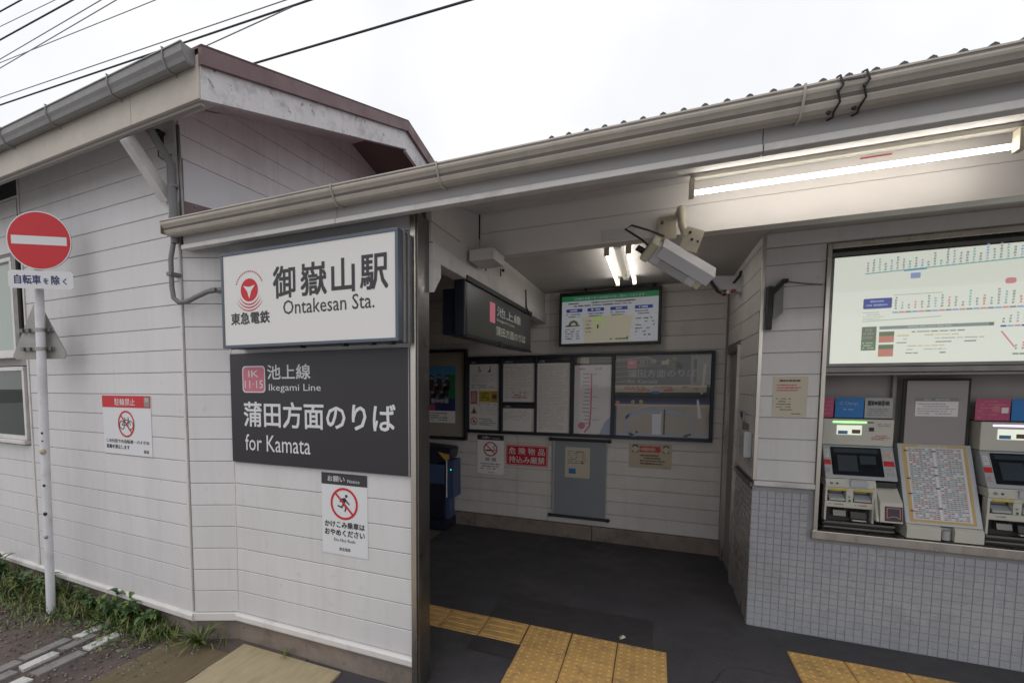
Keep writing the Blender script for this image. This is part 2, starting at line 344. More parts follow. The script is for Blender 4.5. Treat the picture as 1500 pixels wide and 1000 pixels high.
E1 = [(-2.50 + rq.uniform(-.012, .012), y) for y in ys]; E2 = [(-1.70 + rq.uniform(-.012, .012), y) for y in ys[::-1]]
g.prism(E1[::-1] + E2[::-1], 'z', -.1, .006, SLABT); struct('paving_slab', g)
g = MB(); g.box((-3.02, -1, -.1), (-2.506, 2.30, .003), SLABB); struct('mossy_slab', g)
kerb = thing('kerb', 'broken double row of kerb stones with flaking white paint beside the weeds', 'kerb', (-3.5, 1.6, 0))
rk = random.Random(3)
for row, (xa, xb) in enumerate(((-3.70, -3.625), (-3.60, -3.53), (-3.46, -3.38))):
    y = -.6 + row * .13; 
    while y < 2.02 + row * .06:
        ln = rk.uniform(.20, .30); wht = (row == 0 and rk.random() < .55) or (row == 2 and rk.random() < .85) or (row == 1 and rk.random() < .2)
        k_ = MB(); h_ = rk.uniform(.012, .03); dx = rk.uniform(-.012, .012)
        k_.prism([(xa + dx, y), (xb + dx, y + rk.uniform(-.02, .02)), (xb + dx + rk.uniform(-.01, .01), y + ln), (xa + dx, y + ln - .01)], 'z', -.05, h_ * .55, WPAINT if wht else KERBC)
        part('kerb_stone', k_, kerb, bevel=.006); y += ln + rk.uniform(.01, .04)

# ------------------------------------------------------------------ left gabled building
OX, OY, TH = -2.87, 2.34, -.043
LB = Matrix.Translation((OX, OY, 0)) @ Matrix.Rotation(TH, 4, 'Z')
lb = thing('gabled_building', 'white clapboard station house with peeling gable boards and grey eaves gutter, on the left', 'building', (OX, OY, 0))
def lw(x, y, z=0): return LB @ V((x, y, z))
exl = (LB.to_3x3() @ V((1, 0, 0)))
# core walls, set 12 mm behind the boards
c = MB(); c.box((-2.0, 0, .15), (-.0, .12, 3.6), BACKG); c.box((-.12, .12, .15), (-.0, 3.9, 3.5), BACKG)
c.box((-6, 0, .15), (-2.0, .12, 1.27), BACKG); c.box((-6, 0, 1.95), (-2.0, .12, 2.02), BACKG); c.box((-6, 0, 2.90), (-2.0, .12, 3.36), BACKG); c.box((-2.06, 0, 1.2), (-2.0, .12, 3.6), BACKG)
c.prism([(0, 3.5), (3.86, 3.5), (3.86, 3.60), (1.93, 4.14), (0, 3.60)], 'x', -.12, 0, SIDP)
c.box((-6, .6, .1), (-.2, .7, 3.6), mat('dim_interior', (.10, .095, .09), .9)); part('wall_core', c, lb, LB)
boards(lb, lw(-1.995, 0), exl, 1.985, .203, 23, top=3.56)
boards(lb, lw(-6, 0), exl, 3.99, .203, 7, top=1.25)
boards(lb, lw(-6, 0), exl, 3.94, 2.918, 3, top=3.35)
# gable boards (facing the porch roof); the lowest field is a flat flashing sheet
eyl = LB.to_3x3() @ V((0, 1, 0))
c = MB(); c.box((.0, .03, 2.98), (.010, 3.9, 3.262), mat('flashing_pale', (.66, .65, .68), .5, var=.15)); part('flashing_sheet', c, lb, LB)
for k in range(9):
    z0_ = 3.265 + k * .151; z1_ = z0_ + .1475; SL = lambda z: max(.004, (z - 3.515) / .2825 - .31)
    a0, a1 = SL(z0_), SL(z1_)
    if a0 > 1.90: break
    a1 = min(a1, 1.93)
    c = MB(); c.prism([(a0, z0_), (3.86 - max(0, a0), z0_), (3.86 - max(0, a1), z1_), (a1, z1_)], 'x', .0, .012, SIDP); part('siding_board', c, lb, LB, bevel=.002)
c = MB(); c.prism([(.0, 2.80), (3.2, 3.10), (3.2, 3.22), (.0, 2.985)], 'x', .011, .03, MAROON); part('apron_flashing', c, lb, LB)
c = MB()
for yy in (.10, .28, .42): c.ball((.032, yy, 2.965 + yy * .08), .008, GALV)
c.box((.03, .36, 2.86), (.10, .5, 2.96), mat('loose_flashing_foil', (.4, .4, .4), .4, metal=.6, bump=.8, bscale=30)); part('flashing_fixing', c, lb, LB)
# corner boards and joints
c = MB(); c.box((-.012, -.017, .20), (.004, .0, 3.5), TRIM); part('corner_trim', c, lb, LB, bevel=.003)
c = MB(); c.box((-2.02, -.022, .20), (-1.998, .0, 3.52), TRIM); part('joint_cover', c, lb, LB, bevel=.003)
# foundation and drip trim
c = MB(); c.box((-6, .015, -.1), (.005, .13, .15), CONC); part('foundation', c, lb, LB)
c = MB(); c.prism([(.0, .145), (-.028, .145), (-.036, .155), (-.036, .185), (-.026, .199), (0, .205)], 'x', -6, .018, TRIM); part('drip_trim', c, lb, LB, bevel=.003)
# windows at the far left
def window(z0, z1, x0, x1, label, gl, mull=None):
    f = MB(); t = .035
    for a, b in (((x0, -.03, z0), (x1, .02, z0 + t)), ((x0, -.03, z1 - t), (x1, .02, z1)), ((x0, -.028, z0 + t), (x0 + t, .02, z1 - t)), ((x1 - t, -.028, z0 + t), (x1, .02, z1 - t))): f.box(a, b, TRIM)
    if mull: f.box((mull - .02, -.026, z0 + t), (mull + .02, .018, z1 - t), TRIM)
    o = part('window', f, lb, LB, bevel=.003, label=label)
    s_ = MB(); s_.box((x0 + t, -.005, z0 + t), (x1 - t, .0, z1 - t), gl); part('pane', s_, o, LB)
    s_ = MB(); s_.box((x0 - .02, -.055, z0 - .035), (x1 + .01, .0, z0 - .002), TRIM); part('sill', s_, o, LB, bevel=.004)
window(1.30, 1.94, -4.9, -2.07, 'low window with dark reflecting glass', GLASSW)
window(2.05, 2.88, -4.9, -2.17, 'upper window with pale greenish frosted glass', FROST, -3.4)
c = MB(); c.box((-5, .02, 3.37), (-2.03, .5, 3.56), BLKM); c.box((-5, -.01, 3.36), (-2.03, .1, 3.375), TRIM); part('eave_slot', c, lb, LB)
c = MB(); c.box((-2.155, -.03, 2.04), (-2.09, .0, 2.90), STEELD); part('sash_post', c, lb, LB)
# eaves: fascia, soffit, gutter, roof
c = MB()
for k, (a, b) in enumerate(((-6, -3.9), (-3.897, -1.9), (-1.897, .02), (.023, .62))):
    f = MB(); f.box((a, -.32, 3.318), (b, -.296, 3.545), CREAM); part('fascia_board', f, lb, LB, bevel=.003)
c = MB(); c.box((-6, -.296, 3.30), (.6, -.27, 3.335), BACKG); part('fascia_backing', c, lb, LB)
for k in range(3):
    c = MB(); c.prism([(-.27 + .092 * k, 3.50 + .0 + .092 * k * .385 - .0), (-.27 + .092 * k + .088, 3.50 + (.092 * k + .088) * .385), (-.27 + .092 * k + .088, 3.516 + (.092 * k + .088) * .385), (-.27 + .092 * k, 3.516 + .092 * k * .385)], 'x', -6, .57, SOFF); part('soffit_board', c, lb, LB)
# gutter: ogee trough, front edge away from the wall
gp = [(-.322, 3.488), (-.335, 3.480), (-.362, 3.476), (-.382, 3.484), (-.390, 3.505), (-.402, 3.525), (-.402, 3.566), (-.396, 3.566), (-.394, 3.525), (-.384, 3.505), (-.376, 3.490), (-.335, 3.488), (-.333, 3.57), (-.322, 3.57)]
gu = MB(); gu.prism(gp, 'x', -6, .60, GUTG, False); go = part('gutter', gu, lb, LB)
e_ = MB(); e_.prism([(-.33, 3.484), (-.374, 3.486), (-.386, 3.503), (-.398, 3.52), (-.400, 3.565), (-.33, 3.565)], 'x', .596, .602, GUTG); part('end_cap', e_, go, LB)
e_ = MB(); e_.box((-6, -.395, 3.567), (.6, -.408, 3.573), GALV); part('rim', e_, go, LB)
for xx in (-3.6, -2.7, -1.95, -1.32, -.72, -.05, .45):
    h_ = MB(); pts = [(-.408, 3.575), (-.408, 3.517), (-.394, 3.503), (-.385, 3.481), (-.363, 3.472), (-.335, 3.476), (-.323, 3.465)]
    h_.tube([lw(xx, a, b) for a, b in pts], .004, GALV, 6); h_.tube([lw(xx, -.413, 3.58), lw(xx, -.33, 3.585)], .004, GALV, 6); part('bracket', h_, go)
# roof planes
sl = .385
RZ = lambda y: 3.54 + (min(y, 3.86 - y) + .31) * .2825
c = MB(); c.prism([(-.31, RZ(-.31)), (1.93, RZ(1.93)), (4.17, RZ(-.31)), (4.17, RZ(-.31) + .03), (1.93, RZ(1.93) + .03), (-.31, RZ(-.31) + .03)], 'x', -6, .60, MAROON); part('roof', c, lb, LB)
# barge boards on the gable end, white peeling, with a maroon verge cap
for nm, ya, yb in (('barge_board', -.31, 1.93), ('barge_board', 1.933, 4.17)):
    c = MB(); za = RZ(ya); zb = RZ(yb); c.prism([(ya, za - .225), (yb, zb - .205), (yb, zb - .03), (ya, za - .03)], 'x', .60, .628, PEEL); part(nm, c, lb, LB, bevel=.003)
for ya, yb in ((-.325, 1.93), (1.933, 4.185)):
    c = MB(); za = RZ(ya); zb = RZ(yb); c.prism([(ya, za - .055), (yb, zb - .05), (yb, zb + .045), (ya, za + .045)], 'x', .63, .655, MAROON)
    c.prism([(ya, za + .034), (yb, zb + .034), (yb, zb + .048), (ya, za + .048)], 'x', .45, .655, MAROON); part('verge_cap', c, lb, LB)
# soffit of the gable overhang
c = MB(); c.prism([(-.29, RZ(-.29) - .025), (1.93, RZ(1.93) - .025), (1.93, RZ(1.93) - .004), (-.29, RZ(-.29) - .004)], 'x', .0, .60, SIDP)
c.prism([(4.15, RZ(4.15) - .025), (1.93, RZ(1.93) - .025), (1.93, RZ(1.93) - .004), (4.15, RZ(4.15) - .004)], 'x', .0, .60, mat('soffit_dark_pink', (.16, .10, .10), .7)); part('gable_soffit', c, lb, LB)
c = MB(); c.box((.014, -.10, 3.475), (.56, -.02, 3.515), PEEL); part('outlooker', c, lb, LB, bevel=.004)
# diagonal brace under the eaves
def beam(p, q, wv, hv, mt):
    m_ = MB(); p, q = V(p), V(q); m_.obox((p + q) / 2, ((q - p) / 2, V(wv), V(hv)), mt); return m_
c = beam((-.09, -.02, 3.0), (-.09, -.280, 3.290), (.035, 0, 0), (0, .024, .022), TRIM); part('brace', c, lb, LB, bevel=.003)
# downpipe
c = MB(); c.tube([lw(.02, -.22, 3.44), lw(.0, -.19, 3.36), lw(.01, -.06, 3.2), lw(.01, -.05, 2.7)], .026, CONDT, 12)
c.tube([lw(.035, -.02, 3.45), lw(.03, -.01, 3.2), lw(.04, .0, 2.72)], .012, STEELD, 8)
dp = part('downpipe', c, lb)
for zz in (3.05, 2.85): k_ = MB(); k_.tube([lw(.01, -.05, zz), lw(.01, -.05, zz + .02)], .033, CONDT, 12); k_.box(lw(-.03, -.03, zz + .002), lw(-.07, .0, zz + .018), BLKM); part('clip', k_, dp)
# small lamp-like camera under the eaves with a looped cable
t = thing('eaves_sensor', 'small dark sensor with a looped cable under the eaves near the downpipe', 'sensor', lw(-.10, -.02, 3.40))
c = MB(); c.ball(lw(-.11, -.06, 3.415), .03, BLKM, 12, (1.3, 1, .8)); c.tube([lw(-.11, -.01, 3.43), lw(-.11, -.06, 3.43)], .012, BLKM); part('head', c, t)
c = MB(); c.tube([lw(-.09, -.05, 3.41), lw(-.08, -.06, 3.34)], .018, BLKM); part('lens', c, t)
c = MB(); c.tube([lw(-.12 - .01, -.03, 3.39), lw(-.155, -.03, 3.34), lw(-.15, -.03, 3.29), lw(-.11, -.03, 3.262), lw(-.06, -.03, 3.27), lw(-.02, -.03, 3.275)], .004, WIRE, 6); part('cable', c, t)

# ------------------------------------------------------------------ canted wall + sign wall
W0 = V((-2.87 + .0, 2.34, 0)) ; W1 = V((-2.585, 2.475, 0))
cw = thing('canted_wall', 'narrow canted strip of white siding between the station house and the name board', 'wall', (-2.72, 2.4, 0))
cd = (W1 - W0); cl = cd.length; cdn = cd.normalized(); cn = V((cdn.y, -cdn.x, 0))
c = MB(); c.obox((W0 + W1) / 2 + V((0, 0, 1.42)) - cn * .05, (cd / 2, cn * .05, V((0, 0, 1.28))), BACKG); part('wall_core', c, cw)
boards(cw, W0 + cdn * .012, cdn, cl - .02, .203, 17, top=2.70)
c = MB(); c.obox((W0 + W1) / 2 + V((0, 0, .03)) - cn * .06, (cd / 2, cn * .045, V((0, 0, .12))), CONC); part('foundation', c, cw)
c = MB(); c.obox((W0 + W1) / 2 + V((0, 0, .172)) + cn * .012, (cd / 2 + cdn * .004, cn * .014, V((0, 0, .028))), TRIM); part('drip_trim', c, cw, bevel=.005)
SY = 2.475
sw = thing('sign_wall', 'white siding wall carrying the station name board and charcoal direction panel', 'wall', (-1.9, SY, 0))
c = MB(); c.box((-2.585, SY, .14), (-1.225, SY + .11, 2.75), BACKG); part('wall_core', c, sw)
boards(sw, (-2.578, SY), (1, 0, 0), 1.352, .203, 17, top=2.70)
c = MB(); c.box((-2.60, SY + .005, -.1), (-1.225, SY + .115, .145), CONC); part('foundation', c, sw)
c = MB(); c.prism([(SY, .143), (SY - .030, .143), (SY - .038, .155), (SY - .038, .185), (SY - .028, .197), (SY, .201)], 'x', -2.59, -1.222, TRIM); part('drip_trim', c, sw, bevel=.004)
c = MB(); c.box((-2.586, SY - .016, .20), (-2.578, SY, 2.72), TRIM); part('corner_trim', c, sw)
c = MB()
for k in range(17): c.box((-2.578, SY + .111, .2 + k * .151), (-1.225, SY + .120, .3475 + k * .151), SIDI)
part('rear_siding', c, sw, kind='stuff')
# stainless jamb post
c = MB(); c.box((-1.222, 2.435, .0), (-1.190, 2.60, 2.70), STEEL); c.box((-1.190, 2.45, .0), (-1.180, 2.60, 2.70), STEELD)
o = part('jamb_post', c, None, bevel=.003); tag(o, 'tall stainless steel jamb post beside the name board at the entrance edge', 'post')

# ------------------------------------------------------------------ porch roof with gutter, fascia, soffit, beams
pr = thing('porch_roof', 'low porch roof with beige gutter, corrugated sheet edge and pale soffit over the entrance', 'roof', (0, 2.3, 2.7))
X0, X1 = -2.86, 5.5
gp = [(2.30, 2.742), (2.28, 2.733), (2.235, 2.731), (2.218, 2.738), (2.208, 2.752), (2.202, 2.768), (2.192, 2.778), (2.184, 2.784), (2.180, 2.792), (2.180, 2.798), (2.186, 2.801), (2.186, 2.806), (2.180, 2.808), (2.180, 2.814), (2.196, 2.816), (2.198, 2.79), (2.216, 2.772), (2.222, 2.748), (2.27, 2.745), (2.29, 2.81), (2.30, 2.81)]
gu = MB(); gu.prism(gp, 'x', X0, X1, GUT); gu.box((X0 - .004, 2.188, 2.735), (X0 - .001, 2.30, 2.812), mat('gutter_end_brown', (.17, .12, .10), .6)); go = part('gutter', gu, pr)
GRV = mat('gutter_groove_shade', (.16, .14, .125), .8, var=.3)  # dark strips paint groove shading along the gutter front
c = MB(); c.box((X0, 2.1785, 2.7998), (X1, 2.1796, 2.8022), GRV); part('crease_shade', c, go)
c = MB(); c.prism([(2.2015, 2.768), (2.2005, 2.770), (2.2045, 2.7585), (2.2055, 2.757)], 'x', X0, X1, GRV); part('crease_shade', c, go)
for xx in (-1.55, -.95, .45, 3.2):
    c = MB(); pts = [(2.30, 2.732), (2.275, 2.727), (2.230, 2.726), (2.203, 2.745), (2.190, 2.772), (2.176, 2.786), (2.175, 2.816)]
    c.tube([(xx, a, b) for a, b in pts], .0045, GUT, 6); part('joint_strap', c, go)
for xx in (.545, .615):
    c = MB(); pts = [(2.30, 2.73), (2.275, 2.726), (2.230, 2.724), (2.201, 2.744), (2.188, 2.772), (2.174, 2.786), (2.173, 2.818), (2.25, 2.85)]
    c.tube([(xx + (.01 if i % 2 else 0), a, b) for i, (a, b) in enumerate(pts)], .0035, BLKM, 6); c.ball((xx, 2.185, 2.775), .006, BLKM, 8); c.ball((xx - .012, 2.235, 2.728), .008, BLKM, 8); part('wire_tie', c, go)
c = MB(); c.tube([(.545, 2.176, 2.80), (.615, 2.176, 2.797)], .002, BLKM, 6); part('wire_tie', c, go)
# corrugated sheet
c = MB(); vs = []; fs = []; nx = 0; x = -.45
while x < 4.4:
    for j in range(8):
        xx = x + j * .0726 / 8; zz = .017 * max(0, math.sin(2 * math.pi * j / 8)) ** .8 if math.sin(2 * math.pi * j / 8) > 0 else 0
        vs += [(xx, 2.235, 2.830 + zz * 1.25), (xx, 6.5, 3.67 + zz), (xx, 2.235, 2.822)]; nx += 1
    x += .0726
for i in range(nx - 1): fs += [(3 * i, 3 * i + 1, 3 * i + 4, 3 * i + 3), (3 * i + 2, 3 * i, 3 * i + 3, 3 * i + 5)]
c.add(vs, fs, mat('corrugated_dark', (.07, .075, .085), .5, var=.3)); part('corrugated_sheet', c, pr)
c = MB(); c.prism([(2.245, 2.815), (6.6, 3.66), (6.6, 3.68), (2.245, 2.822)], 'x', X0 + .02, X1, MAROON); part('roof_deck', c, pr)
c = MB()
for a, b in ((-2.80, -1.6), (-1.597, .35), (.353, 2.3), (2.303, X1)):
    f = MB(); f.box((a, 2.302, 2.682), (b, 2.325, 2.81), FASC); part('fascia_board', f, pr, bevel=.002)
    f = MB(); f.box((a, 2.282, 2.652), (b, 2.335, 2.680), TRIM); part('fascia_lip', f, pr, bevel=.003)
# soffit planks rising back to the beam
sy0, sz0, sy1, sz1 = 2.327, 2.79, 3.44, 2.985
nb = 5
for k in range(nb):
    ya = sy0 + (sy1 - sy0) * k / nb; yb = sy0 + (sy1 - sy0) * (k + 1) / nb - .005; za = sz0 + (sz1 - sz0) * k / nb; zb = sz0 + (sz1 - sz0) * (k + 1) / nb
    f = MB(); f.prism([(ya, za), (yb, zb), (yb, zb + .014), (ya, za + .014)], 'x', -1.165 if k > 0 else X0 + .06, X1, SOFF); part('soffit_board', f, pr)
c = MB(); c.prism([(sy0, sz0 + .016), (3.44, sz1 + .016), (3.44, sz1 + .03), (sy0, sz0 + .03)], 'x', X0 + .06, X1, BACKG); part('soffit_backing', c, pr)
BP = mat('beam_paint', (.72, .69, .67), .5, var=.15, bump=.1)
c = MB(); c.box((-1.166, 3.45, 2.685), (X1, 3.56, 2.852), BP); part('beam', c, pr, bevel=.003)
c = MB(); c.box((-1.166, 3.456, 2.855), (X1, 3.56, 3.06), BP); part('beam_upper_board', c, pr, bevel=.002)
c = MB(); c.prism([(2.60, 2.811), (3.44, 2.811), (3.44, 2.99), (2.60, 2.85)], 'x', -1.197, -1.170, SIDI); part('gable_closure', c, pr)
c = MB(); c.box((-.33, 3.443, 2.70), (-.14, 3.450, 2.765), SOFF); part('cover_plate', c, pr, bevel=.002)
# ceiling inside
c = MB(); c.box((-6, 3.56, 2.81), (.692, 5.85, 2.83), mat('ceiling_paint', (.50, .48, .455), .6, var=.2)); c.box((.695, 3.56, 2.81), (X1, 4.25, 2.83), MATS['ceiling_paint']); c.box((-6, 2.6, 2.84), (-1.2, 3.56, 2.85), MATS['ceiling_paint'])
part('ceiling', c, pr)
# lintel wall and rail running inwards from the jamb
li = thing('side_lintel', 'white boarded lintel and rail running inwards above the gate opening', 'beam', (-1.17, 4, 2.5))
for k in range(2):
    c = MB(); c.box((-1.20, 2.60, 2.585 + k * .115), (-1.165, 3.06, 2.585 + k * .115 + .111), SIDI); part('lintel_board', c, li, bevel=.002)
c = MB(); c.box((-1.20, 3.065, 2.585), (-1.168, 5.8, 2.81), SIDI); part('lintel_panel', c, li)
c = MB(); c.box((-1.24, 2.60, 2.475), (-1.15, 5.8, 2.580), TRIM); part('rail', c, li, bevel=.004)
c = MB(); c.box((-1.15, 3.18, 2.60), (-.98, 3.435, 2.675), TRIM); part('beam_stub', c, li, bevel=.004)
c = MB(); c.prism([(2.60, 2.475), (2.70, 2.475), (2.70, 2.40), (2.60, 2.30)], 'x', -1.20, -1.15, TRIM); part('gusset', c, li, bevel=.003)
c = MB(); c.tube([(-1.135, 3.5, 2.78), (-1.135, 3.5, 2.60)], .006, STEELD, 6); c.tube([(-1.14, 3.9, 2.64), (-1.14, 3.9, 2.70)], .006, BLKM, 6); c.ball((-1.14, 3.97, 2.70), .013, BLKM)
c.tube([(-1.14, 4.75, 2.68), (-1.14, 4.78, 2.52), (-1.12, 4.82, 2.46)], .008, BLKM, 6); part('conduit_scrap', c, li)

# ------------------------------------------------------------------ back wall
BY = 5.80
bw = thing('back_wall', 'dim siding wall at the back of the entrance carrying the notice frame', 'wall', (-.8, BY, 0))
c = MB(); c.box((-6, BY + .014, .0), (.9, BY + .15, 3.45), BACKG); c.box((.9, BY + .014, 0), (5.5, BY + .15, 3.45), BACKG); part('wall_core', c, bw)
boards(bw, (-5.8, BY + .012), (1, 0, 0), 6.45, .163, 18, mt=SIDI, top=2.81, breaks=(3.35, 4.33, 4.70, 5.3))
for a, b in ((-6, -2.0), (-1.995, -.6), (-.595, .70)):
    c = MB(); c.box((a, BY - .035, -.05), (b, BY + .02, .158), CONC); part('plinth', c, bw, bevel=.006)

# ------------------------------------------------------------------ ticket wall (right) and corridor return
TY = 4.19
tw = thing('ticket_wall', 'pale siding wall over blue grey mosaic tiles around the ticket machine recess', 'wall', (1.5, TY, 0))
c = MB(); c.box((.68, TY, -.02), (1.03, TY + .12, 2.9), GROUT); c.box((1.03, TY, -.02), (5, TY + .12, .705), GROUT); c.box((1.03, TY, 2.70), (5, TY + .12, 2.9), BACKG)
c.box((.68, TY + .12, 0), (.80, 5.75, 2.81), BACKG); c.box((1.02, TY + .55, 0), (5, TY + .62, 2.9), BACKG); c.box((.69, TY - .001, 1.09), (1.03, TY, 2.9), BACKG); part('wall_core', c, tw)
boards(tw, (.689, TY), (1, 0, 0), .335, 1.085, 11, mt=SID, top=2.71)
boards(tw, (.689, TY), (1, 0, 0), 4.3, 2.715, 1, mt=SID, top=2.81)
c = MB(); c.box((.672, TY - .028, 1.045), (1.028, TY, 1.082), TRIM); part('dado_cap', c, tw, bevel=.005)
c = MB(); c.box((.665, TY - .016, 1.085), (.688, TY + .01, 2.83), STEEL); part('corner_strip', c, tw, bevel=.002)
tp = .0478
def tile_mesh(mt, s=.0452, h=.004, c_=.0012):
    m_ = MB(); e = s / 2
    m_.add([(-e, 0, -e), (e, 0, -e), (e, 0, e), (-e, 0, e), (-e + c_, -h, -e + c_), (e - c_, -h, -e + c_), (e - c_, -h, e - c_), (-e + c_, -h, e - c_)],
           [(4, 5, 6, 7), (0, 1, 5, 4), (1, 2, 6, 5), (2, 3, 7, 6), (3, 0, 4, 7)], mt); return m_
tm = tile_mesh(TILE); tme = tm.mesh('tile')
cells = []
for i in range(62):
    x = .665 + tp * (i + .5)
    for j in range(22):
        z = .004 + tp * (j + .5)
        if z > 1.045 - .02: continue
        if x > 1.03 - .023 and z > .70 - .022: continue
        cells.append((x, z))
inview = sorted([q for q in cells if q[0] < 1.16 + .62 * (q[1] + .35) + .55 and q[0] < 2.15], key=lambda q: -q[0])
sel = set(inview[:290]); rest = MB(); rr = random.Random(5)
for (x, z) in cells:
    j = (rr.uniform(-.0006, .0006), rr.uniform(-.0006, .0006))
    if (x, z) in sel: link('tile', tme, tw, Matrix.Translation((x + j[0], TY, z + j[1])))
    else: rest.add([(a + x + j[0], b + TY, d + z + j[1]) for a, b, d in tm.v], tm.f, TILE)
part('tile_field', rest, tw, kind='stuff')
# corridor return wall
CX_ = .665
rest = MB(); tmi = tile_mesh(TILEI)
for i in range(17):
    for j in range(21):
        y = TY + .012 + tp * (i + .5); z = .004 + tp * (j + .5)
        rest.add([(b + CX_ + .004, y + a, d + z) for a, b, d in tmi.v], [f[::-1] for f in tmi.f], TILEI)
c = MB(); c.box((CX_ + .004, TY + .002, 0), (CX_ + .016, 4.99, 1.05), GROUT); part('grout_bed', c, tw)
part('side_tile_field', rest, tw, kind='stuff')
c = MB(); c.box((CX_ - .012, TY + .01, 1.03), (CX_ + .016, 4.99, 1.06), STEELD); part('dado_cap', c, tw, bevel=.003)
boards(tw, (CX_ + .014, 4.99), (0, -1, 0), .80, 1.085, 12, mt=SIDI, top=2.81)
boards(tw, (CX_ + .014, BY - .0), (0, -1, 0), .80, 2.15, 5, mt=SIDI, top=2.81)
# door in the corridor return
dr = thing('side_door', 'narrow cream door in a steel frame at the end of the corridor', 'door', (.67, 5.3, 0))
for a, b in ((4.995, 5.04), (5.64, 5.70)):
    c = MB(); c.box((.645, a, 0), (.70, b, 2.11), STEEL); part('frame_post', c, dr, bevel=.003)
c = MB(); c.box((.645, 5.04, 2.06), (.70, 5.64, 2.12), STEELD); part('frame_head', c, dr)
c = MB(); c.box((.705, 5.045, .01), (.74, 5.635, 2.055), DOORW); part('leaf', c, dr, bevel=.003)
c = MB(); c.tube([(.69, 5.12, 1.02), (.665, 5.12, 1.02), (.665, 5.22, 1.02)], .009, STEEL); part('handle', c, dr)
def sidebox(name, y0, y1, z0, z1, d, mt, label, cat, det=None):
    c = MB(); c.box((CX_ - d, y0, z0), (CX_, y1, z1), mt)
    o = part(name, c, None, bevel=.003); tag(o, label, cat)
    if det: k = MB(); k.box((CX_ - d - .002, y0 + .012, z0 + (z1 - z0) * .3), (CX_ - d, y1 - .012, z1 - (z1 - z0) * .15), det); part('face', k, o)
sidebox('wall_switch', 4.62, 4.76, 1.48, 1.56, .012, P['lgrey'], 'small switch plate on the corridor side wall above the tan notice', 'switch', P['navy'])
sidebox('notice_card', 4.42, 4.72, 1.36, 1.47, .003, P['tan'], 'tan notice card on the corridor side wall below the switch', 'notice')
sidebox('intercom_box', 4.27, 4.47, 1.23, 1.42, .05, MACHG, 'pale grey box on the corridor side wall just above the dark tiles', 'box', P['lgrey'])

# ------------------------------------------------------------------ ticket recess
RX0, RX1, RB = 1.045, 4.2, TY + .24
rc = thing('ticket_recess', 'steel framed recess in the ticket wall with grey back panels', 'window frame', (1.1, TY, .7))
c = MB(); c.box((1.028, TY - .03, .70), (1.052, TY + .05, 2.70), STEEL); part('frame_side', c, rc, bevel=.003)
c = MB(); c.box((1.053, TY - .03, 2.665), (RX1, TY + .05, 2.70), STEEL); part('frame_head', c, rc, bevel=.003)
c = MB(); c.box((1.020, TY - .042, .706), (RX1, TY + .06, .765), STEEL); part('sill', c, rc, bevel=.004)
c = MB(); c.box((1.05, TY + .30, .7), (RX1, TY + .32, 2.7), PANELG); c.box((1.052, TY + .04, .75), (1.058, TY + .31, 2.67), PANELG); c.box((1.05, TY + .02, 1.83), (RX1, TY + .30, 1.845), PANELG)
c.box((1.5, RB + .02, .75), (1.52, RB + .05, 1.83), PANELG); part('back_panel', c, rc)
c = MB(); c.box((1.056, TY - .005, 1.848), (RX1, TY + .03, 1.885), STEELD); part('transom', c, rc, bevel=.003)
c = MB(); c.box((1.056, TY + .03, 2.64), (RX1, TY + .10, 2.664), BLKM); c.box((1.056, TY + .0, 2.618), (RX1, TY + .03, 2.642), STEELD); part('head_slot', c, rc)

# ------------------------------------------------------------------ station name board (light box)
BYF = 2.292
nb_ = thing('name_board', 'white light box sign with red round emblem and large station name', 'sign', (-1.84, 2.37, 2.3))
x0, x1, z0, z1 = -2.462, -1.215, 2.005, 2.585
c = MB(); c.box((x0, BYF + .004, z0), (x1, SY - .02, z1), BOXGR); part('case', c, nb_, bevel=.006)
c = MB(); t_ = .018
for a, b in (((x0, BYF - .006, z0), (x1, BYF + .004, z0 + t_)), ((x0, BYF - .006, z1 - t_), (x1, BYF + .004, z1)), ((x0, BYF - .006, z0 + t_), (x0 + t_, BYF + .004, z1 - t_)), ((x1 - t_, BYF - .006, z0 + t_), (x1, BYF + .004, z1 - t_))): c.box(a, b, BOXGR)
part('frame', c, nb_, bevel=.002)
for a, b in (((x1 + .001, BYF + .05, z0 - .004), (x1 + .006, BYF + .07, z1 + .004)), ((x1 + .001, BYF + .10, z0 - .004), (x1 + .006, BYF + .115, z1 + .004))):
    c = MB(); c.box(a, b, GALV); part('case_trim', c, nb_)
for xx in (-1.9, -1.6, -1.42, -1.30): c = MB(); c.box((xx, BYF + .01, z0 - .012), (xx + .035, BYF + .06, z0 - .001), BLKM); part('drain_clip', c, nb_)
f = wallfr(x0 + t_, z0 + t_, x1 - t_, z1 - t_, BYF)
f.rect(0, 0, 1, 1, SIGNW, 1); part('face', f.mb, nb_)
f = wallfr(x0 + t_, z0 + t_, x1 - t_, z1 - t_, BYF - .001)
INK = P['ink']
for ch, xa, xb in (('御', .325, .462), ('嶽', .492, .642), ('山', .668, .795), ('駅', .822, .965)): f.text(ch, xa, .475, xb, .815, INK, 2, bold=.030)
f.text('Ontakesan Sta.', .385, .30, .895, .45, INK, 2, bold=.004)
f.text('東急電鉄', .045, .225, .30, .36, INK, 2, bold=.035)
ex_, ey_, er = .172, .60, .125
f.disc(ex_, ey_, er, P['red'], 2)
a_ = f.a
def tri(cx, cy, r, w1, mt, lay):
    k = []
    for i in range(3):
        t = R(150 - 120 * i); t2 = R(150 - 120 * i - 60)
        k.append((cx + r * a_ * math.cos(t), cy + r * math.sin(t))); k.append((cx + r * w1 * a_ * math.cos(t2), cy + r * w1 * math.sin(t2)))
    f.poly(k, mt, lay)
tri(ex_, ey_ - .0, er * .78, .33, SIGNW, 3)
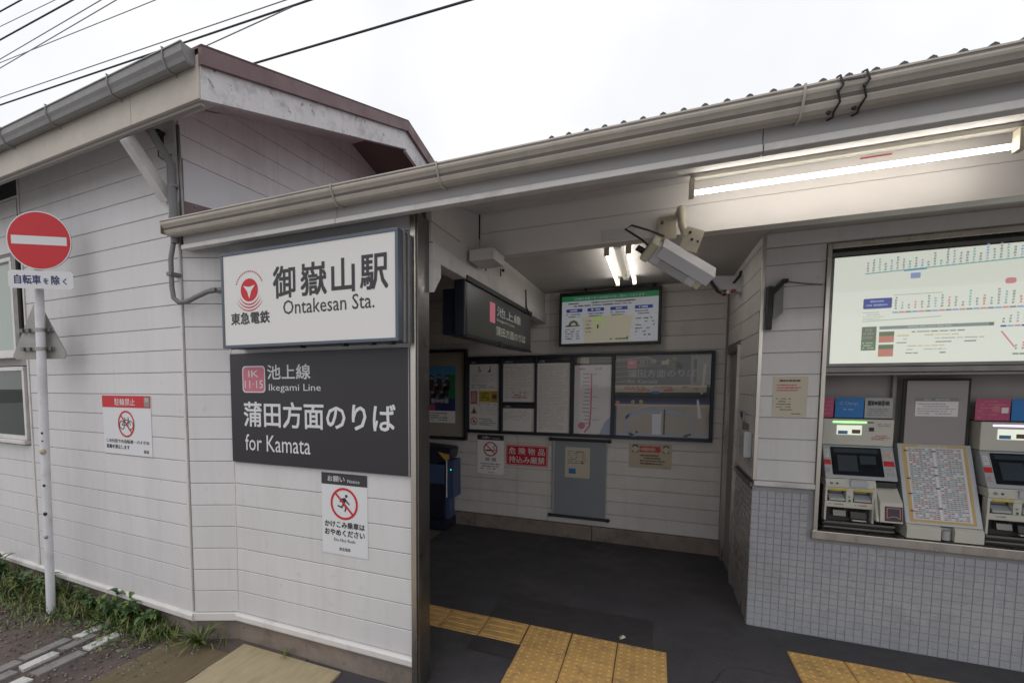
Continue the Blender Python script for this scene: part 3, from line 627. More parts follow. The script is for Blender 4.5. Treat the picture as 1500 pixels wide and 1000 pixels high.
for i, (ra, th_) in enumerate(((.158, .014), (.192, .014), (.226, .012))): f.arc(ex_, ey_, ra - th_ / 2, ra + th_ / 2, 200 + i * 4, 340 - i * 4, P['red'], 2, taper=True)
for i in range(17):
    t = 160 - i * 8.2; f.arc(ex_, ey_, .196, .212, t, t - 4.8, P['red2'], 2, n=3)
part('lettering', f.mb, nb_)

# conduit feeding the name board
c = MB(); c.tube([lw(.0, -.055, 2.70), (-2.883, 2.27, 2.60), (-2.883, 2.27, 2.42), (-2.87, 2.27, 2.345), (-2.835, 2.285, 2.315), (-2.785, 2.30, 2.32), (-2.72, 2.33, 2.355), (-2.66, 2.36, 2.385), (-2.60, 2.37, 2.39), (-2.46, 2.37, 2.385)], .016, CONDT, 12)
t = part('sign_conduit', c, None); tag(t, 'grey conduit curving down the corner into the left end of the name board', 'conduit')
for p in ((-2.883, 2.30, 2.50), (-2.60, 2.39, 2.39)): k_ = MB(); k_.box((p[0] - .022, p[1] - .052, p[2] - .012), (p[0] + .022, p[1] + .03, p[2] + .012), CONDT); part('clip', k_, t, bevel=.003)

# ------------------------------------------------------------------ charcoal direction panel
dpn = thing('direction_panel', 'charcoal panel with pink IK badge and white letters for Kamata', 'sign', (-1.9, 2.46, 1.6))
x0, x1, z0, z1 = -2.572, -1.238, 1.262, 1.982
c = MB(); c.box((x0, 2.442, z0), (x1, SY - .013, z1), SIGND); part('panel', c, dpn, bevel=.002)
c = MB(); c.box((x1 + .001, 2.440, z0), (x1 + .005, SY - .013, z1), P['lgrey']); part('edge_strip', c, dpn)
f = wallfr(x0, z0, x1, z1, 2.4415); WH = P['white']
f.roundrect(.082, .645, .228, .885, .035, P['white'], 1); f.roundrect(.088, .655, .222, .875, .030, P['pink'], 2)
f.text('IK', .122, .785, .188, .845, WH, 3, bold=.004); f.text('11·15', .098, .685, .214, .755, WH, 3, bold=.004)
f.text('池上線', .242, .762, .498, .892, WH, 2, bold=.025)
f.text('Ikegami Line', .250, .645, .555, .722, WH, 2)
f.text('蒲田方面のりば', .085, .335, .940, .565, WH, 2, bold=.028)
f.text('for Kamata', .090, .115, .490, .265, WH, 2, bold=.002)
part('lettering', f.mb, dpn)
# ------------------------------------------------------------------ small signs
def plate(name, label, x0, z0, x1, z1, y, th=.004, base=None, cat='sign', bev=.001, xf=None):
    t = thing(name, label, cat, ((x0 + x1) / 2, y, z0))
    c = MB(); c.box((x0, y - th, z0), (x1, y, z1), base or P['white']); part('panel', c, t, bevel=bev)
    return t, wallfr(x0, z0, x1, z1, y - th - .0006)
def runner(f, cx, cy, s):
    D = P['ink']; A = f.a
    def Pp(pts): f.poly([(cx + x * s * A, cy + y * s) for x, y in pts], D, 2)
    f.disc(cx + .22 * s * A, cy + .62 * s, .12 * s, D, 2, 16)
    Pp([(-.10, .45), (.12, .48), (.18, .35), (.05, -.02), (-.12, .05)])
    Pp([(.12, .44), (.30, .22), (.52, .02), (.46, -.06), (.22, .12), (.05, .32)])
    Pp([(-.10, .44), (-.32, .38), (-.42, .12), (-.34, .10), (-.26, .28), (-.08, .30)])
    Pp([(-.12, .06), (.06, .0), (.24, -.25), (.12, -.62), (.02, -.60), (.10, -.27), (-.10, -.06)])
    Pp([(-.12, .04), (-.02, -.10), (-.20, -.36), (-.62, -.22), (-.60, -.12), (-.24, -.22)])
t, f = plate('no_running_sign', 'tall white notice with running man barred by a red ring', -1.852, .735, -1.522, 1.240, SY - .012)
f.rect(0, .86, 1, 1, P['dark'], 1); f.text('お願い', .14, .895, .52, .965, WH, 2, bold=.01); f.text('Notice', .58, .895, .84, .935, WH, 2)
runner(f, .5, .635, .155); f.noring(.5, .635, .195, 3, .14)
f.text('かけこみ乗車は', .06, .335, .94, .415, INK, 2, bold=.045); f.text('おやめください', .06, .235, .94, .315, INK, 2, bold=.045)
f.text('Do Not Rush', .27, .165, .73, .205, INK, 2); f.text('東急電鉄', .38, .055, .63, .095, INK, 2, bold=.01); part('print', f.mb, t)

# bicycle parking ban, on the angled station house wall
t = thing('no_parking_sign', 'white notice with red header and barred bicycle on the long wall', 'sign', lw(-.65, 0, 1.25))
a0, a1, b0, b1 = -.945, -.365, 1.262, 1.700
c = MB(); c.box((a0, -.018, b0), (a1, -.012, b1), P['white']); part('panel', c, t, LB, bevel=.001)
f = Fr(lw(a0, -.0186, b0), exl * (a1 - a0), (0, 0, b1 - b0))
f.rect(0, .80, 1, 1, P['red'], 1); f.text('駐輪禁止', .27, .835, .70, .955, WH, 2, bold=.01); f.roundrect(.88, .82, .985, .98, .02, P['grey'], 2); f.rect(.895, .90, .97, .965, P['lgrey'], 3)
for sx in (-1, 1): f.arc(.5 + sx * .088, .505, .062, .076, 0, 360, INK, 2, 24)
for q in ((-.088, 0, -.03, .09), (-.03, .09, .05, .09), (-.088, 0, .0, -.0), (.0, 0, .05, .09), (.05, .09, .088, 0), (-.045, .12, -.015, .12), (.05, .09, .04, .14), (-.03, .09, .0, .0)): f.line(.5 + q[0], .505 + q[1] * 1.0, .5 + q[2], .505 + q[3] * 1.0, .014, INK, 2)
f.noring(.5, .525, .225, 3, .13)
f.text('この付近での自転車・バイクの', .06, .195, .95, .26, INK, 2, bold=.035); f.text('駐輪を禁止します', .06, .095, .55, .165, INK, 2, bold=.035); f.text('駅長', .84, .05, .94, .105, INK, 2, bold=.02)
part('print', f.mb, t)

# ------------------------------------------------------------------ no-entry road sign
rs = thing('road_sign', 'round red no-entry sign with bicycle exemption plate on a leaning white pole', 'road sign', (-4.235, 2.15, 0))
p0 = V((-4.235, 2.15, -.05)); p1 = V((-4.125, 2.145, 3.02))
c = MB(); c.tube([p0, p0.lerp(p1, .5), p1], .0305, POLEW, 16)
pol = part('pole', c, rs)
c = MB(); pdn = (p1 - p0).normalized()
for z, r_, mt in ((1.28, .024, P['cream']), (1.02, .012, BLKM), (1.42, .01, BLKM), (1.36, .008, BLKM), (.62, .016, GALV), (.80, .016, BLKM)):
    q = p0 + pdn * (z + .05); k = V((.55, -.83, 0)).normalized(); c.ball(q + k * .027, r_, mt, 8, (1, 1, 1))
part('sticker', c, pol)
sd_ = V((.272, .203, 0)).normalized(); sn = sd_.cross(V((0, 0, 1)))   # facing the viewer's left
cen = V((-4.018, 2.115, 2.805)) + sn * .03
rad = .205
f = Fr(cen - sd_ * rad - V((0, 0, rad)), sd_ * 2 * rad, (0, 0, 2 * rad))
ring = [(math.cos(2 * math.pi * i / 48), math.sin(2 * math.pi * i / 48)) for i in range(48)]
c = MB(); fr_ = [cen + sd_ * a * rad + V((0, 0, b * rad)) for a, b in ring]; bk = [p - sn * .008 for p in fr_]
c.add(fr_ + bk, [tuple(range(48)), tuple(range(48, 96))[::-1]], GALV); c.add(fr_ + bk, [(i, i + 48, (i + 1) % 48 + 48, (i + 1) % 48) for i in range(48)], GALV)
dsk = part('disc', c, rs)
f.disc(.5, .5, .5, P['white'], 1, 48); f.disc(.5, .5, .482, P['red'], 2, 48); f.rect(.075, .43, .925, .575, P['white'], 3); part('print', f.mb, dsk)
cp = V((-4.018, 2.115, 2.530)) + sn * .035
f = Fr(cp - sd_ * .205 - V((0, 0, .063)), sd_ * .41, (0, 0, .126))
f.roundrect(0, 0, 1, 1, .16, P['white'], 1, 5)
c = MB(); c.obox(cp - sn * .003, (sd_ * .20, sn * .002, V((0, 0, .058))), GALV); pp = part('exemption_plate', c, rs)
NV = P['navy']
f.text('自転車', .09, .24, .50, .76, NV, 2, bold=.05); f.text('を', .535, .27, .615, .60, NV, 2, bold=.05); f.text('除', .655, .24, .79, .76, NV, 2, bold=.05); f.text('く', .835, .26, .90, .62, NV, 2, bold=.05)
part('print', f.mb, pp)
# the back of a triangular sign lower on the pole, facing away
tc_ = V((-4.235, 2.175, 2.17)); td = V((.50, .10, 0)).normalized(); tn = V((td.y, -td.x, 0))
def rtri(s, off):
    pts = []
    for (cx_, cz_, a) in ((0, .20, 90), (-.215, -.16, 210), (.215, -.16, 330)):
        for k in range(-3, 4): t = R(a + k * 18); pts.append(tc_ + td * (cx_ + .035 * math.cos(t)) * s + V((0, 0, (cz_ + .035 * math.sin(t)) * s)) + tn * off)
    return pts
A_, B_ = rtri(1, .004), rtri(1, -.004); n_ = len(A_)
c = MB(); c.add(A_ + B_, [tuple(range(n_)), tuple(range(n_, 2 * n_))[::-1]], GALV); c.add(A_ + B_, [(i, i + n_, (i + 1) % n_ + n_, (i + 1) % n_) for i in range(n_)], GALV)
ts = part('triangle_plate', c, rs, label='bare metal back of a triangular sign facing away')
c = MB()
for zz in (.02, -.12):
    c.obox(tc_ + tn * .010 + V((0, 0, zz)), (td * .15, tn * .005, V((0, 0, .011))), GALV)
    for sx in (-.13, -.07, .07, .13): c.obox(tc_ + tn * .022 + td * sx + V((0, 0, zz)), (td * .014, tn * .010, V((0, 0, .014))), STEELD)
part('clamp', c, ts)
for z in (2.19, 2.05, 2.60, 2.85): q = p0 + pdn * (z + .05); c = MB(); c.tube([q - V((0, 0, .012)), q + V((0, 0, .012))], .036, GALV, 14); part('pole_band', c, rs)

# ------------------------------------------------------------------ notice frame on the back wall
nf = thing('notice_case', 'long black framed notice case with six glazed bays on the back wall', 'notice case', (-.78, BY, 1.18))
fx0, fx1, fz0, fz1 = -2.115, .556, 1.175, 2.11; fy0, fy1 = BY - .05, BY - .002
c = MB(); c.box((fx0, BY - .012, fz0), (fx1, fy1, fz1), NAVY); part('backing', c, nf)
b_ = .022
for a in (((fx0, fz1 - b_ * 1.3), (fx1, fz1)), ((fx0, fz0), (fx1, fz0 + b_ * 1.2))):
    c = MB(); c.box((a[0][0], fy0, a[0][1]), (a[1][0], BY - .013, a[1][1]), NAVY); part('rail', c, nf, bevel=.003)
xs = [fx0, -1.672, -1.253, -.842, -.405, fx1]
for i, x in enumerate(xs):
    wv = .011 if 0 < i < 5 else .014; xx = min(max(x, fx0 + wv), fx1 - wv)
    if i in (1, 3): wv = .02
    if i == 4: wv = .018
    c = MB(); c.box((xx - wv, fy0 + .001, fz0 + b_ * 1.2), (xx + wv, BY - .013, fz1 - b_ * 1.3), NAVY); part('stile', c, nf, bevel=.003)
for (a, b, z) in ((xs[1] + .02, xs[2] - .011, 1.545), (xs[4] + .018, xs[5] - .03, 1.643)):
    c = MB(); c.box((a, fy0 + .002, z - .011), (b, BY - .013, z + .011), NAVY); part('crossbar', c, nf, bevel=.002)
panes = [(-2.08, -1.694), (-1.65, -1.266), (-1.24, -.864), (-.82, -.425), (-.385, .525)]
for a, b in panes:
    c = MB(); c.box((a, fy0 + .014, fz0 + .03), (b, fy0 + .017, fz1 - .032), GLASS); part('pane', c, nf)
PY = BY - .014
def sheet(name, label, x0, z0, x1, z1, base, y=PY, cat='poster', group=None, th=.003):
    t = thing(name, label, cat, ((x0 + x1) / 2, y, z0), group=group)
    c = MB(); c.box((x0, y - th, z0), (x1, y, z1), base); part('panel' if th > .003 else 'sheet', c, t); return t, wallfr(x0, z0, x1, z1, y - th - .0006)
t, f = sheet('barrier_free_notice', 'white notice with wheelchair symbol, pink and yellow blocks and warning triangle', -2.078, 1.215, -1.70, 2.065, P['paper'])
f.rect(0, .945, 1, 1, P['dark'], 1); f.text('ご案内', .05, .958, .2, .985, WH, 2)
f.arc(.34, .855, .018, .026, 150, 400, INK, 2); f.disc(.32, .905, .010, INK, 2, 10); f.line(.32, .895, .34, .862, .012, INK); f.line(.34, .862, .40, .852, .010, INK)
f.poly([(.58, .83), (.72, .83), (.72, .90), (.64, .84)], INK, 2); f.disc(.70, .908, .010, INK, 2, 10)
f.greek(.06, .68, .95, .81, 6, P['faint'], seed=4); f.rect(.03, .60, .94, .604, P['grey'], 2); f.greek(.06, .61, .9, .66, 2, P['grey'], seed=8)
f.rect(.04, .37, .27, .56, P['pink'], 1); f.greek(.07, .40, .24, .54, 4, P['white'], seed=2); f.rect(.33, .40, .74, .56, P['yellow'], 1); f.greek(.36, .42, .72, .54, 4, P['ink'], seed=3, fill=.5); f.rect(.74, .40, .95, .56, P['orange'], 1); f.disc(.85, .48, .035, P['brown'], 2); 
f.poly([(.04, .23), (.28, .23), (.16, .33)], P['orange'], 1); f.poly([(.11, .24), (.21, .24), (.16, .30)], INK, 2); f.greek(.34, .22, .92, .34, 5, P['faint'], seed=5)
f.noring(.16, .12, .055, 3, .2); f.poly([(.11, .10), (.2, .10), (.17, .15)], INK, 2); f.greek(.34, .06, .92, .17, 4, P['grey'], seed=6); f.greek(.3, .35, .95, .39, 2, P['grey'], seed=9); part('print', f.mb, t)
t, f = sheet('timetable_notice', 'text notice with dark header above the short text notice', -1.648, 1.563, -1.268, 2.062, P['paper'])
f.rect(0, .91, 1, 1, P['dark'], 1); f.text('お知らせ', .05, .93, .3, .98, WH, 2); f.greek(.05, .06, .95, .86, 22, P['faint'], seed=11, gap=.08); f.greek(.3, .08, .8, .25, 3, P['red2'], 3, seed=3, gap=.4); part('print', f.mb, t)
t, f = sheet('short_notice', 'short text notice with dark header in the lower half of the second bay', -1.648, 1.212, -1.268, 1.530, P['paper'])
f.rect(0, .86, 1, 1, P['dark'], 1); f.text('ご案内', .05, .89, .25, .97, WH, 2); f.greek(.05, .40, .95, .8, 8, P['faint'], seed=12, gap=.15); part('print', f.mb, t)
t, f = sheet('rules_notice', 'tall page of dense small print with dark header in the third bay', -1.238, 1.212, -.866, 2.062, P['paper'])
f.rect(0, .945, 1, 1, P['dark'], 1); f.text('ご注意', .05, .957, .22, .987, WH, 2); f.greek(.05, .04, .95, .92, 44, P['faint'], seed=13, gap=.1); part('print', f.mb, t)
t, f = sheet('line_map_poster', 'mauve poster with a vertical red station line in the fourth bay', -.818, 1.212, -.427, 1.985, P['mauve'])
f.line(.47, .88, .47, .36, .018, P['red'], 2); f.line(.47, .36, .44, .12, .018, P['red'], 2); f.line(.44, .12, .30, .02, .018, P['red'], 2)
rn = random.Random(4)
for i in range(14):
    z = .87 - i * .055; f.disc(.47 if z > .36 else .455, z, .009, P['pink'], 3, 10); f.rect(.22 + rn.random() * .08, z - .006, .43, z + .006, P['grey'], 2)
    if i % 3 == 0: f.rect(.5, z - .004, .62 + rn.random() * .1, z + .004, P['grey'], 2)
f.text('路線図', .12, .93, .28, .96, INK, 2); f.text('池上線', .56, .93, .74, .965, INK, 2); f.disc(.22, .12, .05, P['pink'], 1); f.poly([(.70, .0), (1, .0), (1, .26), (.85, .18)], P['lblue'], 1); part('print', f.mb, t)
t, f = sheet('cream_card', 'narrow band of cream card and dark pipes above the red line poster', -.818, 2.0, -.427, 2.075, P['dark'])
f.rect(.06, .05, .40, .95, P['orange'], 1); f.rect(.06, .05, .40, .95, P['cream'], 2)
for k in range(4): f.rect(.45, .15 + k * .2, 1, .22 + k * .2, P['grey'] if k % 2 else P['tan'], 2)
part('print', f.mb, t)
t, f = sheet('kamata_poster', 'dark landscape poster with pink badge and station direction over a red lettered strip', -.383, 1.668, .523, 2.065, P['dark'], )
rn = random.Random(9)
for k in range(9): f.poly([(0, .30 + k * .07), (.20 + .02 * k, .34 + k * .07), (.20 + .02 * k, .37 + k * .07), (0, .33 + k * .07)], P['brown'] if k % 2 else P['tan'], 1)
f.poly([(0, .95), (.35, 1), (.48, .86), (.42, .86), (.33, .95), (0, .90)], P['tan'], 1)
for k in range(16): f.disc(.62 + rn.uniform(-.07, .09), .80 + rn.uniform(-.12, .14), rn.uniform(.03, .08), P['olive'], 1, 9)
f.rect(.80, .25, 1, 1, P['grey'], 1); f.rect(.83, .3, .86, .9, P['dark'], 2); f.poly([(.49, .77), (.56, .78), (.57, .72), (.575, .93), (.54, .88), (.50, .88)], P['cream'], 2)
f.rect(.13, .68, .235, .92, P['pink'], 2); f.text('IK', .155, .80, .21, .87, WH, 3); f.text('池上線', .26, .80, .44, .91, P['lgrey'], 3, bold=.01); f.text('Ikegami Line', .26, .72, .48, .77, P['lgrey'], 3)
f.text('蒲田方面のりば', .135, .44, .86, .65, P['lgrey'], 3, bold=.012); f.text('for Kamata', .14, .28, .46, .39, P['lgrey'], 3)
f.rect(0, .04, .965, .23, P['cream2'], 3); [f.greek(.08 + .01 * k, .07 + k * .045, .90, .11 + k * .045, 1, P['red2'], 4, fill=.8, rag=.1, seed=7 + k, gap=.3) for k in range(3)]; f.rect(.40, 0, .48, .07, P['blue'], 5); f.poly([(.905, .0), (.93, .0), (.96, .78), (.93, .78)], P['cream2'], 5); part('print', f.mb, t)
t, f = sheet('street_reflection_print', 'landscape picture with painted street reflections, pale blue arcs and a white post', -.383, 1.212, .523, 1.622, P['ltan'])  # flat print with the pane's street reflections painted in as pale tones
f.rect(0, .84, 1, 1, P['navy'], 1); f.rect(0, .0, 1, .08, P['lblue'], 2); f.rect(0, 0, .02, .8, P['navy'], 3)
for a, b, c_ in ((.03, .85, P['pink']), (.20, .87, P['cream']), (.29, .88, P['yellow']), (.13, .72, P['cream'])): f.disc(a, b + .03, .05, c_, 2, 12)
f.arc(.46, -.55, 1.20, 1.30, 58, 126, P['lblue'], 2, 40); f.rect(.0, .78, 1, .84, P['cream2'], 2); f.arc(.30, .34, .36, .42, 130, 250, P['lblue'], 2, 20); f.arc(.66, .34, .36, .42, -60, 50, P['lblue'], 2, 20)
f.rect(.415, .05, .51, .62, P['refl'], 3); f.rect(.535, .06, .552, .72, P['ink'], 3); f.poly([(.22, .72), (.43, .84), (.56, .74), (.55, .71), (.43, .79), (.23, .70)], P['cream2'], 3)
f.poly([(.87, .96), (.885, .5), (.925, .5), (.89, .97)], P['refl'], 3); f.disc(.25, .1, .03, P['ink'], 4, 12); f.disc(.81, .08, .03, P['ink'], 4, 12); f.greek(.40, .58, .52, .63, 1, INK, 4, seed=2); part('print', f.mb, t)

# poster case beyond the jamb, with a blue group poster
pf = thing('poster_case', 'black framed tan pinboard behind the jamb post, left of the notice case', 'pinboard', (-2.6, BY, 1.09))
c = MB(); c.box((-3.2, BY - .03, 1.10), (-2.12, BY - .01, 2.19), TANB); part('board', c, pf)
for a, b in (((-3.22, 2.17), (-2.10, 2.205)), ((-3.22, 1.08), (-2.10, 1.115)), ((-2.135, 1.115), (-2.10, 2.17)), ((-3.22, 1.115), (-3.19, 2.17))):
    c = MB(); c.box((a[0], BY - .075, a[1]), (b[0], BY - .011, b[1]), NAVY); part('frame_bar', c, pf, bevel=.003)
t, f = sheet('group_poster', 'blue poster of a dancing group with pink and blue footer, behind the jamb', -2.76, 1.285, -2.262, 2.0, P['sky'], y=BY - .031)
f.rect(0, 0, 1, .215, P['paper'], 1); f.greek(.1, .03, .9, .19, 4, P['grey'], seed=3); f.rect(0, .215, .45, .34, P['magenta'], 1); f.rect(.45, .215, 1, .34, P['navy'], 1); f.rect(0, .34, 1, .43, P['navy'], 1); f.greek(.08, .35, .95, .43, 1, P['lgrey'], 3, fill=.9, seed=5)
f.rect(.8, .43, 1, .85, P['green'], 1)
rn = random.Random(21)
for i, (a, b) in enumerate(((.12, .78), (.34, .80), (.56, .82), (.78, .80), (.22, .66), (.48, .68), (.72, .68), (.38, .55), (.62, .56))):
    f.poly([(a - .09, b - .22), (a + .09, b - .22), (a + .07, b - .04), (a - .06, b - .03)], P['dark'], 2); f.disc(a, b, .032, P['skin'], 3, 10); f.arc(a, b + .005, .02, .042, 10, 170, P['dark'], 4, 8); f.line(a - .06, b - .06, a - .12, b - .0 - rn.random() * .15, .018, P['skin'], 3)
part('print', f.mb, t)

# signs under the case
t, f = plate('no_smoking_sign', 'white notice with dark header and barred cigarette below the first bay', -1.975, .668, -1.638, 1.152, BY - .002, base=P['paper'])
f.rect(0, .87, 1, 1, P['dark'], 1); f.text('お願い', .18, .90, .5, .965, WH, 2, bold=.01); f.text('Notice', .58, .90, .85, .94, WH, 2)
f.rect(.32, .59, .62, .625, INK, 2); f.rect(.64, .59, .70, .625, P['grey'], 2); f.arc(.66, .69, .03, .045, 60, 300, INK, 2, 12); f.noring(.5, .64, .185, 3, .16)
f.text('禁 煙', .30, .33, .72, .42, INK, 2, bold=.01); f.greek(.12, .11, .92, .29, 3, P['grey'], seed=4); f.text('東急電鉄', .40, .03, .66, .06, INK, 2); part('print', f.mb, t)
t, f = plate('dangerous_goods_sign', 'wide red notice with bold white characters beside the blue grey door', -1.608, .800, -1.108, 1.045, BY - .002, base=P['red'])
f.rect(.015, .03, .985, .97, P['white'], 1); f.rect(.025, .05, .975, .95, P['red'], 2)
f.text('危 険 物 品', .07, .54, .93, .88, WH, 3, bold=.02); f.text('持込み厳禁', .07, .12, .93, .46, WH, 3, bold=.02); part('print', f.mb, t)
t, f = plate('manners_notice', 'cream notice with two cartoon heads and a red banner right of the door panel', -.228, .862, .192, 1.128, BY - .002, base=P['cream'], th=.002)
f.rect(.25, .66, .74, .90, P['red'], 1); f.greek(.28, .70, .72, .86, 1, P['cream'], 2, fill=.8, seed=2, gap=.05)
for cx_, hc in ((.15, P['ink']), (.87, P['brown'])):
    f.disc(cx_, .82, .09, P['cream2'], 2, 20); f.arc(cx_, .84, .06, .125, 10, 170, hc, 3, 12); f.poly([(cx_ - .07, .60), (cx_ + .07, .60), (cx_ + .04, .72), (cx_ - .04, .72)], P['cream2'], 1); f.line(cx_ - .08, .70, cx_ - .02, .62, .04, hc, 2); f.line(cx_ + .08, .70, cx_ + .02, .62, .04, hc, 2)
f.greek(.27, .14, .86, .58, 4, P['brown'], 2, fill=.62, seed=6, gap=.12); f.greek(.78, .04, .96, .09, 1, P['grey'], seed=2); part('print', f.mb, t)

# blue grey panel door below the case
dd = thing('panel_door', 'blue grey access door with black hinge bars below the notice case', 'door', (-.74, BY, .25))
c = MB(); c.box((-1.035, BY - .028, .262), (-.452, BY - .002, 1.125), DOORG); part('leaf', c, dd, bevel=.003)
c = MB(); c.box((-1.045, BY - .034, .262), (-1.025, BY - .029, 1.125), P['lgrey']); c.box((-.462, BY - .034, .262), (-.448, BY - .029, 1.125), P['lgrey']); part('edge_strip', c, dd)
for z in (.235, 1.128):
    c = MB(); c.tube([(-1.07, BY - .035, z + .012), (-.43, BY - .035, z + .012)], .016, BLKM, 10); c.ball((-1.07, BY - .035, z + .012), .024, BLKM, 8); c.ball((-.43, BY - .035, z + .012), .024, BLKM, 8); part('hinge_bar', c, dd)
t, f = sheet('door_notice', 'cream paper with a small blue box taped to the blue grey door', -.905, .705, -.632, 1.055, P['cream2'], y=BY - .0285, cat='notice')
f.greek(.1, .45, .9, .9, 7, P['tan'], seed=8, gap=.25); f.rect(.16, .16, .44, .30, P['blue'], 2); f.rect(.16, .14, .44, .17, INK, 3); f.disc(.70, .50, .03, INK, 2, 12); f.rect(.42, .84, .75, .88, P['tan'], 2); part('print', f.mb, t)

# ------------------------------------------------------------------ monitor
mo = thing('monitor', 'wall mounted screen with green header and four blue tabs above the notices', 'monitor', (-.46, BY, 2.48))
mx0, mx1, mz0, mz1 = -.975, .052, 2.190, 2.775; MY = BY - .16
c = MB(); c.box((mx0, MY, mz0), (mx1, MY + .07, mz1), BLK); part('case', c, mo, bevel=.006)
c = MB(); c.box((-.6, MY + .07, 2.35), (-.3, BY, 2.6), BLKM); c.tube([(-.02, MY + .03, 2.77), (-.02, MY + .03, 2.81)], .015, BLKM); c.tube([(-.7, MY + .03, 2.77), (-.7, MY + .03, 2.81)], .015, BLKM); part('mount', c, mo)
f = wallfr(mx0 + .03, mz0 + .028, mx1 - .03, mz1 - .045, MY - .001)
f.rect(0, 0, 1, 1, E['mon'], 1); f.rect(0, .89, 1, 1, E['mong'], 2); f.text('ご利用のお客さまへのお知らせをご案内しております', .13, .915, .86, .965, E['mon'], 3)
f.poly([(.25, .0), (.72, .0), (.75, .55), (.22, .55)], E['warm'], 2)
for k, xx in enumerate((.05, .28, .52, .77)):
    f.rect(xx, .66, xx + .175, .73, E['monb'], 3); f.greek(xx + .04, .67, xx + .14, .72, 1, E['mon'], 4, fill=.6, seed=k); f.greek(xx, .54, xx + .18, .64, 2, P['grey'], 4, seed=k + 3)
f.greek(.07, .76, .9, .87, 2, P['grey'], 4, seed=5); f.greek(.62, .81, .74, .86, 1, P['red2'], 5, seed=5)
f.arc(.13, .39, .05, .10, 0, 180, P['grey'], 4, 16); f.rect(.045, .36, .20, .39, P['green'], 4); f.rect(.10, .36, .20, .39, P['orange'], 5); f.greek(.04, .08, .21, .33, 5, P['grey'], 4, seed=8, gap=.2)
f.rect(.34, .27, .46, .52, E['grn'], 3); f.rect(.35, .28, .45, .44, E['warm'], 4); f.rect(.385, .30, .40, .38, INK, 5); f.greek(.26, .2, .33, .5, 4, P['lgrey'], 4, seed=3, gap=.3)
f.greek(.52, .04, .74, .1, 1, P['green'], 4, seed=3); f.greek(.78, .10, .97, .50, 6, P['grey'], 4, seed=9, gap=.45); f.disc(.70, .10, .015, INK, 4, 8); part('screen', f.mb, mo)

# ------------------------------------------------------------------ hanging direction sign
hs = thing('hanging_sign', 'long dark light box sign with pink badge hung under the side lintel', 'sign', (-1.22, 4.1, 2.3))
c = MB(); c.box((-1.235, 3.12, 2.10), (-1.155, 5.05, 2.49), NAVY); part('case', c, hs, bevel=.008)
c = MB(); c.box((-1.34, 3.17, 2.12), (-1.24, 5.0, 2.43), GATEN); part('rear_case', c, hs, bevel=.008)
c = MB(); c.box((-1.152, 3.13, 2.465), (-1.140, 5.04, 2.50), BLKM); c.box((-1.152, 3.13, 2.095), (-1.142, 5.04, 2.11), BLKM); c.box((-1.148, 3.9, 2.085), (-1.138, 3.97, 2.12), BLKM); part('rim', c, hs)
f = Fr((-1.1535, 3.15, 2.12), (0, 1.88, 0), (0, 0, .335)); f.rect(0, 0, 1, 1, mat('hanging_sign_face', (.045, .048, .042), .35), 1)
f.rect(.27, .40, .345, .86, E['hsp'], 2); f.text('池上線', .37, .60, .78, .84, E['hs'], 2, bold=.02); f.text('Ikegami Line', .37, .46, .66, .55, E['hs'], 2, bold=.01); f.text('蒲田方面のりば', .36, .14, .88, .36, E['hs'], 2, bold=.02); part('face', f.mb, hs)
c = MB(); c.box((-1.22, 3.42, 2.49), (-1.19, 3.46, 2.585), BLKM); c.box((-1.22, 4.72, 2.49), (-1.19, 4.76, 2.585), BLKM); part('hanger', c, hs)

# ------------------------------------------------------------------ lamps
fl = thing('tube_lamp', 'single lit fluorescent tube lamp under the porch soffit above the machines', 'lamp', (.82, 3.2, 2.86))
c = MB(); c.prism([(3.175, 2.935), (3.185, 2.915), (3.225, 2.915), (3.235, 2.935)], 'x', .155, 1.47, mat('lamp_housing', (.26, .25, .22), .5)); part('housing', c, fl, bevel=.003)
for a in (.150, 1.448):
    c = MB(); c.box((a, 3.172, 2.815), (a + .026, 3.228, 2.914), CCTVY); c.tube([(a + .004, 3.2, 2.84), (a + .024, 3.2, 2.84)], .026, CCTVY, 14); part('socket', c, fl, bevel=.003)
c = MB(); c.tube([(.176, 3.2, 2.84), (1.448, 3.2, 2.84)], .0125, TUBE, 14); part('tube', c, fl)
c = MB(); c.box((.97, 3.450, 2.972), (1.10, 3.4545, 2.979), P['red2']); part('tape', c, fl)
c = MB(); c.tube([(.30, 3.2, 2.92), (.30, 3.2, 2.96)], .012, CCTVY); c.tube([(1.32, 3.2, 2.92), (1.32, 3.2, 2.96)], .012, CCTVY); part('stem', c, fl)
tl = thing('twin_tube_lamp', 'twin lit tube lamp running inwards on the ceiling above the monitor', 'lamp', (-.27, 4.55, 2.78))
c = MB(); c.prism([(-.30, 2.808), (-.295, 2.775), (-.245, 2.775), (-.24, 2.808)], 'y', 3.92, 5.22, MATS['lamp_housing']); part('housing', c, tl)
for xx in (-.345, -.195):
    c = MB(); c.tube([(xx, 3.97, 2.745), (xx, 5.19, 2.745)], .012, TUBE2, 12); part('tube', c, tl)
    for yy in (3.94, 5.19): c = MB(); c.box((xx - .018, yy, 2.725), (xx + .018, yy + .028, 2.808), CCTVY); part('socket', c, tl, bevel=.003)

